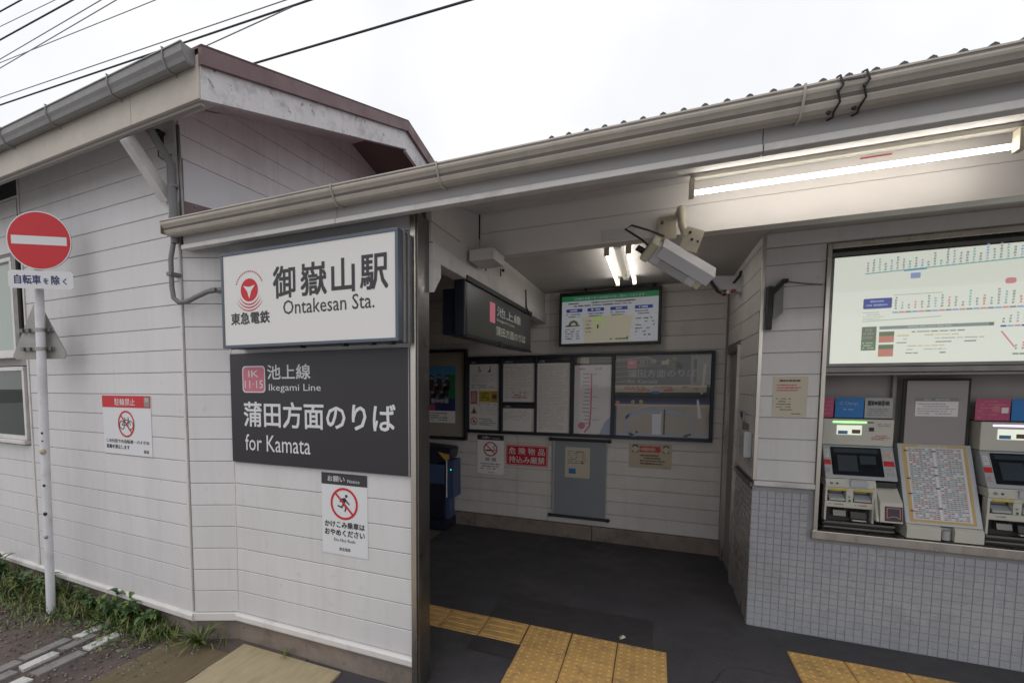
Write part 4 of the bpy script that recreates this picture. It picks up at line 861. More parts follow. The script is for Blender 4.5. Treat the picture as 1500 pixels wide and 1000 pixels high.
# ------------------------------------------------------------------ cctv camera on the beam
cc = thing('cctv_camera', 'white box security camera with sunshield on a bracket from the beam', 'camera', (.06, 3.42, 2.70))
c = MB(); c.box((-.005, 3.428, 2.66), (.10, 3.440, 2.80), CCTVY); c.ball((.02, 3.425, 2.765), .012, STEELD, 8); part('wall_plate', c, cc, bevel=.003)
c = MB(); c.tube([(.115, 3.42, 2.80), (.118, 3.35, 2.805), (.12, 3.31, 2.77), (.125, 3.29, 2.70), (.145, 3.27, 2.62)], .026, CCTVY, 12, r1=.020); part('arm', c, cc)
c = MB(); c.obox((.175, 3.26, 2.60), ((.045, 0, -.02), (0, .006, 0), (.02, 0, .06)), CCTVY); c.ball((.165, 3.252, 2.64), .009, BLKM, 8); c.ball((.175, 3.252, 2.60), .009, BLKM, 8); c.ball((.205, 3.252, 2.585), .007, BLKM, 8); part('knuckle', c, cc, bevel=.003)
A = V((-.022, 3.20, 2.545)); B = V((.215, 3.27, 2.385)); ax = (B - A).normalized(); sidev = ax.cross(V((0, 0, 1))).normalized(); upv = sidev.cross(ax); sidev, upv = sidev * math.cos(R(38)) - upv * math.sin(R(38)), upv * math.cos(R(38)) + sidev * math.sin(R(38))
hl = (B - A).length / 2; mid = (A + B) / 2
c = MB(); c.obox(mid, (ax * hl, sidev * .058, upv * .052), CCTV); part('housing', c, cc, bevel=.012)
c = MB(); c.obox(A - ax * .022, (ax * .024, sidev * .066, upv * .06), CCTVY); part('rear_cap', c, cc, bevel=.01)
c = MB(); c.obox(B + ax * .012, (ax * .018, sidev * .050, upv * .044), CCTVY); c.obox(B + ax * .031, (ax * .002, sidev * .035, upv * .03), BLK); part('lens_window', c, cc, bevel=.006)
c = MB(); c.obox(mid + upv * .066 + ax * .035, (ax * (hl + .02), sidev * .072, upv * .0035), CCTV); c.obox(mid + upv * .035 - sidev * .070 + ax * .035, (ax * (hl + .015), sidev * .0025, upv * .030), CCTV); c.obox(mid + upv * .035 + sidev * .070 + ax * .035, (ax * (hl + .015), sidev * .0025, upv * .030), CCTV); part('sunshield', c, cc, bevel=.002)
c = MB(); c.obox(mid + sidev * .060 - upv * .024, (ax * .09, sidev * .003, upv * .022), P['lgrey']); part('side_label', c, cc)
c = MB(); q = A - ax * .045; c.tube([q + upv * .01, q - ax * .05 + upv * .02, q - ax * .11 + V((-.03, 0, .05)), q - ax * .08 + V((-.02, 0, .085)), q + V((.01, .03, .10)), (.03, 3.38, 2.67)], .006, BLKM, 8); c.tube([q - upv * .03, q - upv * .03 - ax * .045], .018, BLKM, 10); part('cable', c, cc)

# wall speaker-like fitting high on the corridor corner
sp = thing('corner_fitting', 'small white wedge fitting with reddish underside high on the corridor side wall', 'fitting', (.62, 5.1, 2.6))
c = MB(); c.prism([(.665, 2.70), (.40, 2.72), (.50, 2.60), (.56, 2.56), (.60, 2.575), (.665, 2.56)], 'y', 5.05, 5.13, CCTV); part('body', c, sp, bevel=.004)
c = MB(); c.tube([(.41, 5.045, 2.70), (.49, 5.045, 2.575), (.54, 5.045, 2.555)], .013, BLKM, 8); c.tube([(.655, 5.045, 2.74), (.645, 5.045, 2.70), (.60, 5.045, 2.64)], .010, BLKM, 8); part('bracket', c, sp)
c = MB(); c.ball((.535, 5.05, 2.565), .028, P['brown'], 10); c.ball((.60, 5.05, 2.575), .020, P['red2'], 10); c.ball((.565, 5.02, 2.565), .018, P['mauve'], 10); part('lamp', c, sp)
# black bracketed mirror plate on the ticket wall
bp = thing('bracket_plate', 'black bracket holding a tilted grey plate beside the steel corner strip', 'fitting', (.73, TY, 2.15))
c = MB(); c.box((.694, TY - .10, 2.15), (.722, TY - .012, 2.44), BLKM); c.box((.722, TY - .035, 2.15), (.735, TY - .012, 2.44), BLKM); part('bracket', c, bp, bevel=.003)
c = MB(); c.add([(.728, TY - .09, 2.215), (.785, TY - .02, 2.265), (.785, TY - .02, 2.455), (.728, TY - .09, 2.385), (.738, TY - .095, 2.215), (.795, TY - .025, 2.265), (.795, TY - .025, 2.455), (.738, TY - .095, 2.385)], [(3, 2, 1, 0), (4, 5, 6, 7), (0, 1, 5, 4), (1, 2, 6, 5), (2, 3, 7, 6), (3, 0, 4, 7)], P['grey']); part('plate', c, bp)
c = MB(); c.obox((.750, TY - .06, 2.435), ((.035, 0, .034), (0, .012, 0), (-.010, 0, .010)), BLKM); c.box((.778, TY - .07, 2.463), (.812, TY - .012, 2.488), BLKM); part('arm', c, bp, bevel=.002)
c = MB(); c.tube([(.81, TY - .03, 2.475), (.90, TY - .02, 2.455), (1.01, TY - .018, 2.437)], .0045, STEELD, 6); part('cable', c, bp)
t, f = sheet('cream_notice', 'faded cream notice with reddish lines on siding left of the ticket machines', .762, 1.545, .960, 1.825, P['cream2'], y=TY - .0125, cat='notice')
f.greek(.18, .86, .80, .93, 1, P['brown'], 2, fill=.7, seed=1, gap=.02); f.greek(.1, .62, .86, .82, 3, P['red2'], 2, seed=2, gap=.05); f.greek(.1, .14, .60, .48, 5, P['tan'], 2, seed=3, gap=.2); f.greek(.55, .05, .85, .10, 1, P['brown'], seed=4, gap=0); part('print', f.mb, t)

# ------------------------------------------------------------------ route map
rm = thing('route_map', 'large backlit pale green railway fare map in the upper recess', 'map', (2, TY, 1.9))
qx0, qx1, qz0, qz1 = 1.062, 3.4, 1.90, 2.612
c = MB(); c.box((qx0, TY + .012, qz0), (qx1, TY + .05, qz1), MACHG); part('case', c, rm)
c = MB(); c.box((qx0 - .004, TY - .002, qz0 - .012), (qx1, TY + .012, qz0 + .008), STEELD); c.box((qx0 - .004, TY - .002, qz0 + .008), (qx0 + .012, TY + .012, qz1), STEELD); part('frame', c, rm)
f = Fr((qx0 + .012, TY + .0105, qz0 + .008), (1.38, 0, 0), (0, 0, qz1 - qz0 - .01)); f.rect(0, 0, 1.67, 1, E['map'], 1)
rn = random.Random(31)
P_ = P; P = dict(P_); P.update(grey=em('map_grey', (.22, .27, .25), .6), teal=em('map_teal', (.22, .42, .40), .6), lblue=em('map_blue', (.28, .36, .55), .6), pink=em('map_pink', (.62, .26, .28), .6), lgrey=em('map_light', (.42, .48, .42), .6), navy=em('map_navy', (.06, .07, .28), .6), olive=em('map_olive', (.12, .18, .09), .6), red2=em('map_red', (.50, .20, .15), .6), tan=em('map_tan', (.45, .42, .30), .6), orange=em('map_orange', (.60, .48, .30), .6), sky=em('map_sky', (.10, .3, .5), .6))
tl_ = P['teal']; G_ = P['grey']
def stack(x, z, n, mt, w_=.0085, h_=.020, seed=0):
    r_ = random.Random(seed)
    for k in range(n):
        zz = z + k * h_ * 1.18; a = r_.uniform(0, .0022)
        f.rect(x + a, zz, x + w_ * .42, zz + h_ * .9, mt, 3); f.rect(x + w_ * .52, zz + r_.uniform(0, h_ * .3), x + w_ - r_.uniform(0, .002), zz + h_ * .9, mt, 3); f.rect(x + a, zz + h_ * .35, x + w_, zz + h_ * .55, mt, 4)
# top line
f.line(.12, .83, 1.05, .90, .008, tl_, 2); f.line(.26, .835, .34, .84, .012, P['sky'], 3)
for i in range(44):
    x = .125 + i * .0215; h_ = rn.uniform(.06, .16); z = .845 + i * .0017; stack(x, z, 2 + int(h_ * 36) % 4 + (i % 2), (P['grey'], P['grey'], P['teal'], P['grey'], P['lblue'])[i % 5], seed=i); f.rect(x - .003, z - .016, x + .012, z - .008, tl_, 3)
f.roundrect(.285, .76, .32, .81, .008, P['lblue'], 2); f.roundrect(.60, .66, .635, .71, .02, P['pink'], 2)
# middle line
f.roundrect(.12, .505, .225, .60, .01, P['navy'], 2); f.greek(.13, .52, .215, .59, 2, P['lblue'], 3, seed=2); f.greek(.12, .40, .20, .48, 4, P['lgrey'], 3, seed=6)
f.rect(.24, .455, 1.08, .460, P['lblue'], 2); f.line(.23, .62, .40, .62, .004, G_, 2); f.line(.12, .39, .40, .41, .008, P['lgrey'], 2)
for i in range(37):
    x = .235 + i * .023; h_ = rn.uniform(.07, .15); stack(x, .49, 2 + int(h_ * 45) % 4 + (i % 2), (P['grey'], P['teal'], P['grey'], P['red2'], P['grey'])[i % 5], seed=i + 50); f.rect(x - .006, .455, x + .014, .470, (P['lblue'], P['pink'], P['grey'])[i % 3], 3)
# table
f.rect(.185, .31, .57, .34, G_, 2); f.rect(.56, .31, .575, .34, P['olive'], 3); f.greek(.24, .315, .5, .335, 1, P['lgrey'], 3, seed=2)
f.rect(.12, .12, .175, .34, P['olive'], 2); f.greek(.125, .22, .17, .33, 3, P['white'], 3, seed=2, fill=.7); f.greek(.125, .13, .17, .20, 3, P['lgrey'], 3, seed=5)
f.rect(.185, .25, .24, .29, P['olive'], 2); f.rect(.185, .19, .24, .25, P['red2'], 2); f.rect(.185, .13, .24, .17, P['olive'], 2); f.rect(.185, .06, .24, .13, P['red2'], 2)
for r_ in range(7): f.greek(.25, .075 + r_ * .032, .57 - .1 * (r_ < 3), .10 + r_ * .032, 1, (P['grey'], P['lgrey'], P['orange'])[r_ % 3], 3, seed=r_, gap=.3)
f.line(.60, .26, .645, .12, .012, P['pink'], 2); f.line(.60, .30, 1.08, .32, .006, P['lblue'], 2); f.line(.65, .06, 1.08, .06, .008, tl_, 2)
for i in range(22):
    x = .60 + i * .022; stack(x, .33, 2 + i % 4, (P['grey'], P['grey'], P['lblue'])[i % 3], seed=i + 90); f.rect(x - .004, .295, x + .014, .31, (P['navy'], P['lblue'], P['pink'])[i % 3], 3); stack(x + .045, .10, 2 + (i * 7) % 3, (P['grey'], P['red2'], P['grey'])[i % 3], seed=i + 120); f.rect(x + .04, .055, x + .058, .07, G_, 3)
part('print', f.mb, rm); P = P_
c = MB(); c.box((qx0 + .013, TY + .0, qz0 + .009), (qx1, TY + .003, qz1), GLASS); part('pane', c, rm)

# ------------------------------------------------------------------ banners over the machines
BK = TY + .298
def banner(x0, x1, mt, label, fn):
    t, f = sheet('banner', label, x0, 1.535, x1, 1.675, mt, y=TY + .20, cat='banner', th=.004); fn(f); part('print', f.mb, t)
banner(1.095, 1.163, P['magenta'], 'narrow magenta banner at the left end of the recess, above the left machine', lambda f: f.greek(.1, .1, .8, .9, 4, P['pink'], seed=1))
banner(1.172, 1.330, P['blue'], 'blue banner between the narrow magenta one and the white text card', lambda f: (f.text('IC Charge', .15, .60, .8, .80, P['lblue'], 2), f.greek(.3, .35, .65, .48, 1, P['lblue'], seed=1)))
banner(1.336, 1.485, P['lgrey'], 'pale grey text card above the left ticket machine', lambda f: (f.greek(.1, .62, .9, .86, 1, P['dark'], 2, fill=.95, seed=1, gap=.02), f.greek(.1, .1, .9, .5, 4, P['grey'], seed=4)))
banner(1.895, 2.055, P['magenta'], 'wide magenta banner above the right ticket machine', lambda f: (f.greek(.06, .05, .9, .95, 6, P['pink'], seed=7, gap=.2), f.disc(.6, .55, .14, P['pink'], 3), f.rect(.75, .35, .95, .6, P['mauve'], 3)))
banner(2.062, 2.30, P['blue'], 'blue banner at the right edge above the right ticket machine', lambda f: f.greek(.2, .3, .8, .8, 3, P['lblue'], seed=7, gap=.2))
# hatch between machines
ht = thing('service_hatch', 'mauve grey service hatch above the fare table between the machines', 'hatch', (1.7, BK, 1.37))
c = MB(); c.box((1.540, TY + .215, 1.355), (1.876, TY + .225, 1.808), BLKM); c.box((1.556, TY + .205, 1.366), (1.860, TY + .224, 1.792), HATCH); part('leaf', c, ht, bevel=.002)
t, f = sheet('hatch_notice', 'small printed notice with dark heading stuck on the service hatch', 1.603, 1.555, 1.815, 1.680, P['mauve'], y=TY + .2045, cat='notice', th=.002)
f.rect(.0, .80, 1, 1, P['grey'], 1); f.greek(.2, .83, .8, .97, 1, P['lgrey'], 2, fill=.7, seed=1); f.greek(.05, .08, .95, .72, 5, P['lgrey'], seed=6); part('print', f.mb, t)

# ------------------------------------------------------------------ ticket machines
def machine(x0, wd, label, led, n):
    t = thing('ticket_machine', label, 'ticket machine', (x0 + wd / 2, TY + .1, .77), group='ticket machines set in the recess')
    yb = TY + .21; yt = TY + .16; X = lambda u: x0 + wd * u
    c = MB(); c.box((x0, yt, 1.345), (x0 + wd, yb + .08, 1.528), MACH); c.box((x0 - .002, yt + .02, 1.528), (x0 + wd + .002, yb + .08, 1.534), BLKM); part('top_unit', c, t, bevel=.004)
    f = wallfr(x0, 1.345, x0 + wd, 1.528, yt - .001)
    f.rect(.20, .40, .56, .76, E['screen'], 1); f.rect(.22, .42, .36, .55, P['sky'], 2); f.rect(.42, .45, .54, .60, P['brown'], 2); f.rect(.14, .85, .62, .91, led, 2); f.rect(.64, .86, .72, .90, BLK, 2)
    f.rect(.66, .55, .73, .70, BLK, 2); f.greek(.78, .72, .97, .86, 2, P['grey'], 2, seed=n); f.greek(.70, .22, .98, .42, 3, P['red2'], 2, seed=n + 1, gap=.2); part('print', f.mb, t)
    # sloping screen deck
    o = V((x0, TY + .045, 1.125)); vv = V((0, .115, .217)); f = Fr(o, (wd, 0, 0), vv)
    c = MB(); c.add([o, o + V((wd, 0, 0)), o + V((wd, 0, 0)) + vv, o + vv, o + V((0, .2, 0)), o + V((wd, .2, 0)), o + V((wd, .2, 0)) + vv, o + V((0, .2, 0)) + vv], [(0, 1, 2, 3), (7, 6, 5, 4), (0, 4, 5, 1), (3, 2, 6, 7), (0, 3, 7, 4), (1, 5, 6, 2)], MACHG); dk = part('screen_deck', c, t, bevel=.004)
    f.roundrect(.11, .10, .83, .95, .03, E['dim'], 1, 3); f.rect(.12, .12, .82, .93, MACHD, 2); f.rect(.115, .105, .825, .945, mat('screen_black_glass', (.010, .014, .02), .15), 2)
    f.rect(.0, .40, .10, .55, P['red'], 2); f.rect(.84, .42, .985, .57, P['red'], 2); f.greek(.01, .15, .08, .3, 3, P['red2'], 2, seed=n)
    f.rect(.16, .78, .78, .90, E['dim'], 3); f.rect(.20, .22, .48, .70, E['dim'], 3); f.rect(.52, .45, .74, .70, E['dim'], 3); f.rect(.02, .62, .085, .86, P['white'], 2); f.greek(.025, .64, .08, .84, 4, P['grey'], 3, seed=n + 3); f.rect(.86, .64, .97, .84, P['cream2'], 2); f.greek(.87, .66, .96, .82, 3, P['red2'], 3, seed=n + 4); f.greek(.86, .14, .97, .36, 4, P['grey'], 2, seed=n + 8)
    part('screen', f.mb, dk)
    f = wallfr(x0, .925, x0 + wd, 1.065, TY + .0335)
    f.greek(.06, .86, .28, .95, 1, P['grey'], 1, seed=n); f.greek(.06, .10, .30, .22, 1, P['grey'], 1, seed=n + 2); f.greek(.42, .10, .62, .22, 1, P['red2'], 1, seed=n + 2); f.disc(.34, .55, .05, P['grey'], 1, 10); f.rect(.335, .30, .365, .42, P['green'], 1); part('label_print', f.mb, t)
    c = MB(); c.tube([(X(.08), TY + .026, 1.092), (X(.08), TY + .04, 1.092)], .009, P['grey'], 10); part('button', c, t)
    c = MB(); c.tube([(X(.16), TY + .026, 1.092), (X(.16), TY + .04, 1.092)], .006, BLK, 10); part('button', c, t)
    # ledge under the screen
    c = MB(); c.prism([(TY + .03, 1.09), (TY + .045, 1.122), (TY + .2, 1.122), (TY + .2, 1.07), (TY + .03, 1.065)], 'x', x0, x0 + wd * .70, MACH); c.box((X(.34), TY + .02, 1.075), (X(.58), TY + .04, 1.118), MACHG); part('ledge', c, t, bevel=.002)
    # note and coin openings, four bays
    yo = TY + .035
    c = MB()
    c.box((x0, yo + .05, .775), (X(.70), TY + .24, 1.063), MACHD)
    for a, b in (((0, 1.040), (.70, 1.063)), ((0, .925), (.70, .965)), ((0, .965), (.035, 1.040)), ((.30, .965), (.40, 1.040)), ((.66, .965), (.70, 1.040)), ((0, .83), (.03, .925)), ((.67, .83), (.70, .925))):
        c.box((X(a[0]), yo, a[1]), (X(b[0]), yo + .06, b[1]), MACH)
    part('front_unit', c, t, bevel=.003)
    for a, b in ((.07, .29), (.42, .65)):
        c = MB(); c.box((X(a) - .004, yo - .006, 1.043), (X(b) + .004, yo, 1.056), P['yellow']); part('slot_marker', c, t)
        c = MB(); c.prism([(yo + .05, .968), (yo + .004, .972), (yo + .004, .985), (yo + .05, 1.012)], 'x', X(a), X(b), MACHG); c.box((X(a) + .01, yo + .045, 1.02), (X(b) - .01, yo + .05, 1.035), P['grey']); part('slot_tray', c, t)
    c = MB(); c.prism([(yo + .045, .86), (yo - .004, .865), (yo + .01, .905), (yo + .045, .915)], 'x', X(.13), X(.31), STEELD); c.prism([(yo + .045, .85), (yo - .004, .855), (yo + .012, .90), (yo + .045, .91)], 'x', X(.38), X(.60), MACHD); c.box((X(.40), yo - .006, .838), (X(.60), yo + .02, .846), MACH); part('coin_cup', c, t, bevel=.003)
    c = MB(); c.box((x0, yo - .010, .815), (X(.98), yo + .05, .828), STEELD); c.box((x0, yo - .008, .783), (X(.98), yo + .05, .793), STEELD); c.box((x0, yo + .03, .768), (X(.98), yo + .06, .815), MACHD); part('tray_lip', c, t)
    # ic card block on the right
    c = MB(); c.box((X(.72), TY + .06, 1.075), (X(1.0), TY + .2, 1.112), MACHD)
    c.prism([(TY + .09, 1.075), (TY - .01, .99), (TY - .028, .86), (TY + .2, .86), (TY + .2, 1.075)], 'x', X(.735), X(1.03), MACH); part('card_unit', c, t, bevel=.005)
    c = MB(); c.prism([(TY + .06, 1.075), (TY - .02, .86), (TY + .02, .86), (TY + .09, 1.075)], 'x', X(.69), X(.728), MACH); part('divider_fin', c, t, bevel=.003)
    o2 = V((X(.80), TY - .0265, .875)); f = Fr(o2, (wd * .22, 0, 0), V((0, .0125, .09))); f.rect(-.04, -.04, 1.02, 1.02, P['dark'], 1)
    for q in ((.1, .15, .1, .9), (.1, .9, .88, .9), (.88, .9, .88, .15), (.88, .15, .66, .3), (.1, .15, .35, .3), (.35, .3, .66, .3)): f.line(*q, .05, P['pink'], 2)
    part('card_reader', f.mb, t)
    return t
machine(1.100, .385, 'ticket machine at the left end of the recess with a green status light', E['led'], 1)
machine(1.912, .385, 'ticket machine at the right edge of the picture with a violet status light', E['ledp'], 5)
# fare table between them
ft = thing('fare_table', 'sloping fare table sheet with yellow border between the two ticket machines', 'fare table', (1.7, TY, .8))
o = V((1.522, TY + .005, .862)); vv = V((0, .20, .505)); uw = V((.368, 0, 0)); f = Fr(o, uw, vv)
c = MB(); c.add([o, o + uw, o + uw + vv, o + vv, o + V((0, .28, 0)), o + uw + V((0, .28, 0)), o + uw + vv + V((0, .08, 0)), o + vv + V((0, .08, 0))], [(0, 1, 2, 3), (7, 6, 5, 4), (0, 4, 5, 1), (3, 2, 6, 7), (0, 3, 7, 4), (1, 5, 6, 2)], MACHG); part('lectern_body', c, ft, bevel=.003)
c = MB(); c.prism([(TY + .005, .860), (TY - .012, .84), (TY - .012, .77), (TY + .2, .77), (TY + .2, .86)], 'x', 1.524, 1.690, MACH); c.prism([(TY + .005, .860), (TY - .012, .84), (TY - .012, .77), (TY + .2, .77), (TY + .2, .86)], 'x', 1.755, 1.890, MACH); c.box((1.69, TY + .03, .77), (1.755, TY + .2, .85), MACHG); part('base', c, ft, bevel=.003)
c = MB(); c.tube([(1.722, TY + .015, .775), (1.722, TY + .015, .835)], .022, P['lgrey'], 14); part('cup', c, ft)
f.rect(.06, .03, .93, .985, mat('print_ochre', (.50, .34, .13)), 1); f.rect(.115, .06, .885, .955, P['white'], 2); rn = random.Random(77)
cols_ = (P['grey'], P['lgrey'], P['lblue'], P['grey'], P['red2'], P['grey'], P['teal'])
for i in range(16): f.line(.137 + i * .0475, .065, .137 + i * .0475, .945, .003, P['lgrey'], 3)
for j in range(37): f.line(.14, .070 + j * .0243, .87, .070 + j * .0243, .002, P['lgrey'], 3)
for i in range(15):
    for j in range(36):
        if i == 7: continue
        x = .145 + i * .0475; z = .075 + j * .0243; f.rect(x, z, x + .036, z + .013, cols_[(rn.randrange(7))] if rn.random() < .85 else P['white'], 3)
for j in range(36): f.rect(.145 + 7 * .0475, .075 + j * .0243, .145 + 7 * .0475 + .036, .075 + j * .0243 + .020, P['mauve'], 3)
for x, z in ((.08, .90), (.08, .55), (.08, .36), (.08, .15), (.46, .90), (.46, .70), (.46, .60), (.46, .44), (.46, .20)): f.rect(x, z, x + .055, z + .015, INK, 5)
f.greek(.15, .955, .85, .985, 1, P['cream2'], 3, fill=.8, seed=2); part('print', f.mb, ft)

# ------------------------------------------------------------------ ticket gate
tg = thing('ticket_gate', 'dark navy ticket gate with blue side panel and yellow tip behind the jamb post', 'ticket gate', (-2.3, 5.5, 0))
c = MB(); c.prism([(-2.62, .98), (-2.62, 1.035), (-2.22, 1.01), (-2.20, .98), (-2.22, .88), (-2.40, .80), (-2.62, .80)], 'y', 5.46, 5.72, GATEN); part('head', c, tg, bevel=.01)
c = MB(); c.prism([(-2.36, .955), (-2.22, .93), (-2.215, .87), (-2.27, .86)], 'y', 5.445, 5.459, GATEY); part('tip', c, tg, bevel=.003)
c = MB(); c.box((-2.62, 5.46, .56), (-2.285, 5.70, .80), GATEB); part('side_panel', c, tg, bevel=.006)
c = MB(); c.box((-2.26, 5.47, .40), (-2.165, 5.71, .86), GATEB); c.box((-2.262, 5.455, .40), (-2.245, 5.469, .86), P['white']); part('front_face', c, tg, bevel=.006)
c = MB(); c.ball((-2.20, 5.465, .745), .007, E['led2'], 8); part('status_light', c, tg)
c = MB(); c.box((-2.52, 5.50, .12), (-2.30, 5.70, .56), GATEN); c.box((-2.30, 5.52, .12), (-2.24, 5.70, .40), GATEB); c.box((-2.62, 5.47, .12), (-2.53, 5.7, .56), P['sky']); c.box((-2.66, 5.47, .2), (-2.625, 5.7, .5), P['magenta']); part('leg_panel', c, tg, bevel=.006)
c = MB(); c.box((-2.72, 5.40, .0), (-2.24, 5.75, .12), GATEN); part('foot', c, tg, bevel=.01)

# ------------------------------------------------------------------ tactile paving
S = .298; T0 = .168 * 1.78
def tact(bars):
    m_ = MB(); h = .009; m_.add([(0, 0, 0), (S, 0, 0), (S, S, 0), (0, S, 0), (.003, .003, h), (S - .003, .003, h), (S - .003, S - .003, h), (.003, S - .003, h)], [(4, 5, 6, 7), (0, 1, 5, 4), (1, 2, 6, 5), (2, 3, 7, 6), (3, 0, 4, 7)], TACT)
    if bars:
        for k in range(4):
            y = S * (k + .5) / 4; w1, w2 = .017, .010
            m_.add([(.02, y - w1, h), (S - .02, y - w1, h), (S - .02, y + w1, h), (.02, y + w1, h), (.028, y - w2, h + .005), (S - .028, y - w2, h + .005), (S - .028, y + w2, h + .005), (.028, y + w2, h + .005)], [(4, 5, 6, 7), (0, 1, 5, 4), (1, 2, 6, 5), (2, 3, 7, 6), (3, 0, 4, 7)], TACT)
    else:
        for i in range(6):
            for j in range(6):
                x, y = S * (i + .5) / 6, S * (j + .5) / 6; vs = []
                for r_, z in ((.0125, h), (.007, h + .005)):
                    vs += [(x + r_ * math.cos(math.pi * q / 4), y + r_ * math.sin(math.pi * q / 4), z) for q in range(8)]
                m_.add(vs, [tuple(range(8, 16))] + [(q, (q + 1) % 8, 8 + (q + 1) % 8, 8 + q) for q in range(8)], TACT)
    return m_.mesh('tactile_tile')
TB, TD = tact(True), tact(False)
tp1 = thing('tactile_paving', 'L shaped run of yellow tactile tiles crossing the entrance floor', 'tactile paving', (-.6, 3.3, 0))
XE = .126
def tt(me, i, y, par): link('tactile_tile', me, par, Matrix.Translation((XE - .302 * (i + 1) + random.uniform(-.002, .002), y, .001)) @ Matrix.Rotation(random.uniform(-.006, .006), 4, 'Z'))
Y1 = 3.207
for i in range(3): tt(TD, i, Y1, tp1)
for i in range(3, 8): tt(TB, i, Y1, tp1)
for k in range(1, 4):
    for i in range(3): tt(TD, i, Y1 - .302 * k, tp1)
tp2 = thing('tactile_paving', 'second patch of yellow tactile tiles in front of the ticket machines', 'tactile paving', (1.2, 3.6, 0))
for i in range(6):
    for k in range(2): link('tactile_tile', TD, tp2, Matrix.Translation((.848 + .302 * i, 3.562 - .302 * k, .001)))

# inner end wall of the gate area
c = MB(); c.box((-3.9, 2.7, 0), (-3.8, 5.81, 2.85), SIDI); o = part('inner_end_wall', c); tag(o, 'dim plain wall at the far left end of the gate area', 'wall')

c = MB(); c.add([(-.175, 3.60, .006), (-.135, 3.615, .012), (-.13, 3.575, .02), (-.165, 3.56, .007), (-.15, 3.585, .03)], [(0, 1, 4), (1, 2, 4), (2, 3, 4), (3, 0, 4)], P['cream2'])
o = part('litter_scrap', c); tag(o, 'small crumpled pale paper scrap on the dark entrance floor', 'litter')
c = MB(); c.tube([(-1.157, 2.43, .0), (-1.157, 2.43, .035)], .012, WPAINT, 8); o = part('floor_stopper', c); tag(o, 'tiny white stopper on the ground at the foot of the jamb post', 'stopper')
rn = random.Random(8)
c = MB()
for q in range(3):
    x, y = ((.1, 2.6), (.35, 3.2), (-.9, 2.6))[q]; a = rn.uniform(0, 3)
    for k in range(9):
        a += rn.uniform(-.5, .5); x2 = x + .07 * math.cos(a); y2 = y + .07 * math.sin(a); wv = .0022
        c.add([(x - wv, y, .0045), (x + wv, y + wv, .0045), (x2 + wv, y2 + wv, .0045), (x2 - wv, y2, .0045)], [(0, 1, 2, 3)], BLKM); x, y = x2, y2
o = part('asphalt_crack', c); o['kind'] = 'structure'
# ------------------------------------------------------------------ overhead lines
wires = [((-30, 13.5), (-12, 13.12), .022, WIRE, 'thick black overhead line, topmost in the left corner of the sky'),
         ((-30, 13.3), (-11, 12.52), .009, WIREG, 'thin grey overhead line just under the topmost thick black line'),
         ((-30, 12.43), (-9, 12.475), .024, WIRE, 'thick black overhead line, second thick one from the top left'),
         ((-30, 11.5), (-9, 12.25), .011, WIREG, 'thin grey overhead line just below the second thick black line'),
         ((-30, 11.17), (-9, 12.06), .011, WIREG, 'thin grey overhead line crossing the flatter grey one at the far left'),
         ((-30, 12.4), (-4, 11.01), .010, WIREG, 'thin grey overhead line sloping gently across the others to the right'),
         ((-30, 11.43), (3, 9.52), .011, WIREG, 'thin grey overhead line just above the long thick line over the grey gutter'),
         ((-30, 11.16), (3, 9.40), .024, WIRE, 'long thick black overhead line passing behind the tip of the grey gutter'),
         ((-14, 9.71), (3, 10.29), .012, WIREG, 'thin grey overhead line rising beside the maroon gable roof'),
         ((-16, 9.435), (9, 8.19), .024, WIRE, 'thick black overhead line leaving the maroon gable roof towards the upper right')]
for (a, b, r, mt, lab) in wires:
    c = MB(); n = 16; pts = []
    for i in range(n + 1): t = i / n; pts.append((a[0] + (b[0] - a[0]) * t, 9, a[1] + (b[1] - a[1]) * t - .0 * math.sin(math.pi * t)))
    c.tube(pts, r * (1.0 if mt is WIRE else 1.25), mt, 6); o = part('overhead_line', c); tag(o, lab, 'cable', 'overhead lines in the sky')

# ------------------------------------------------------------------ weeds along the foundation
def leafmat(n, c): 
    M_ = mat(n, c, .55, var=.35, vscale=25, objvar=.3); b = M_.node_tree.nodes['Principled BSDF']; b.inputs['Subsurface Weight'].default_value = 0; return M_
LF = [leafmat('leaf_green', (.085, .15, .035)), leafmat('leaf_light', (.16, .21, .055)), leafmat('leaf_dark', (.045, .10, .035)), leafmat('leaf_dry', (.26, .20, .09))]
def blade(mb, p, d, ln, wd, droop, mt, seg=4, wide=.5):
    """one leaf: tapered strip bending over"""
    d = V(d).normalized(); side = d.cross(V((0, 0, 1))); side = side.normalized() if side.length > .01 else V((1, 0, 0)); vs = []; q = V(p); dd = d.copy()
    for i in range(seg + 1):
        t = i / seg; wv = wd * math.sin(math.pi * min(1, (t * .92 + .08)) ** wide) if i < seg else 0.0005
        vs += [q - side * wv / 2 + V((0, 0, wv * .18)), q + V((0, 0, 0)), q + side * wv / 2 + V((0, 0, wv * .18))]
        q = q + dd * ln / seg; dd = (dd + V((0, 0, -droop / seg))).normalized()
    fs = []
    for i in range(seg): a = 3 * i; fs += [(a, a + 1, a + 4, a + 3), (a + 1, a + 2, a + 5, a + 4)]
    mb.add(vs, fs, mt, True)
rn = random.Random(12)
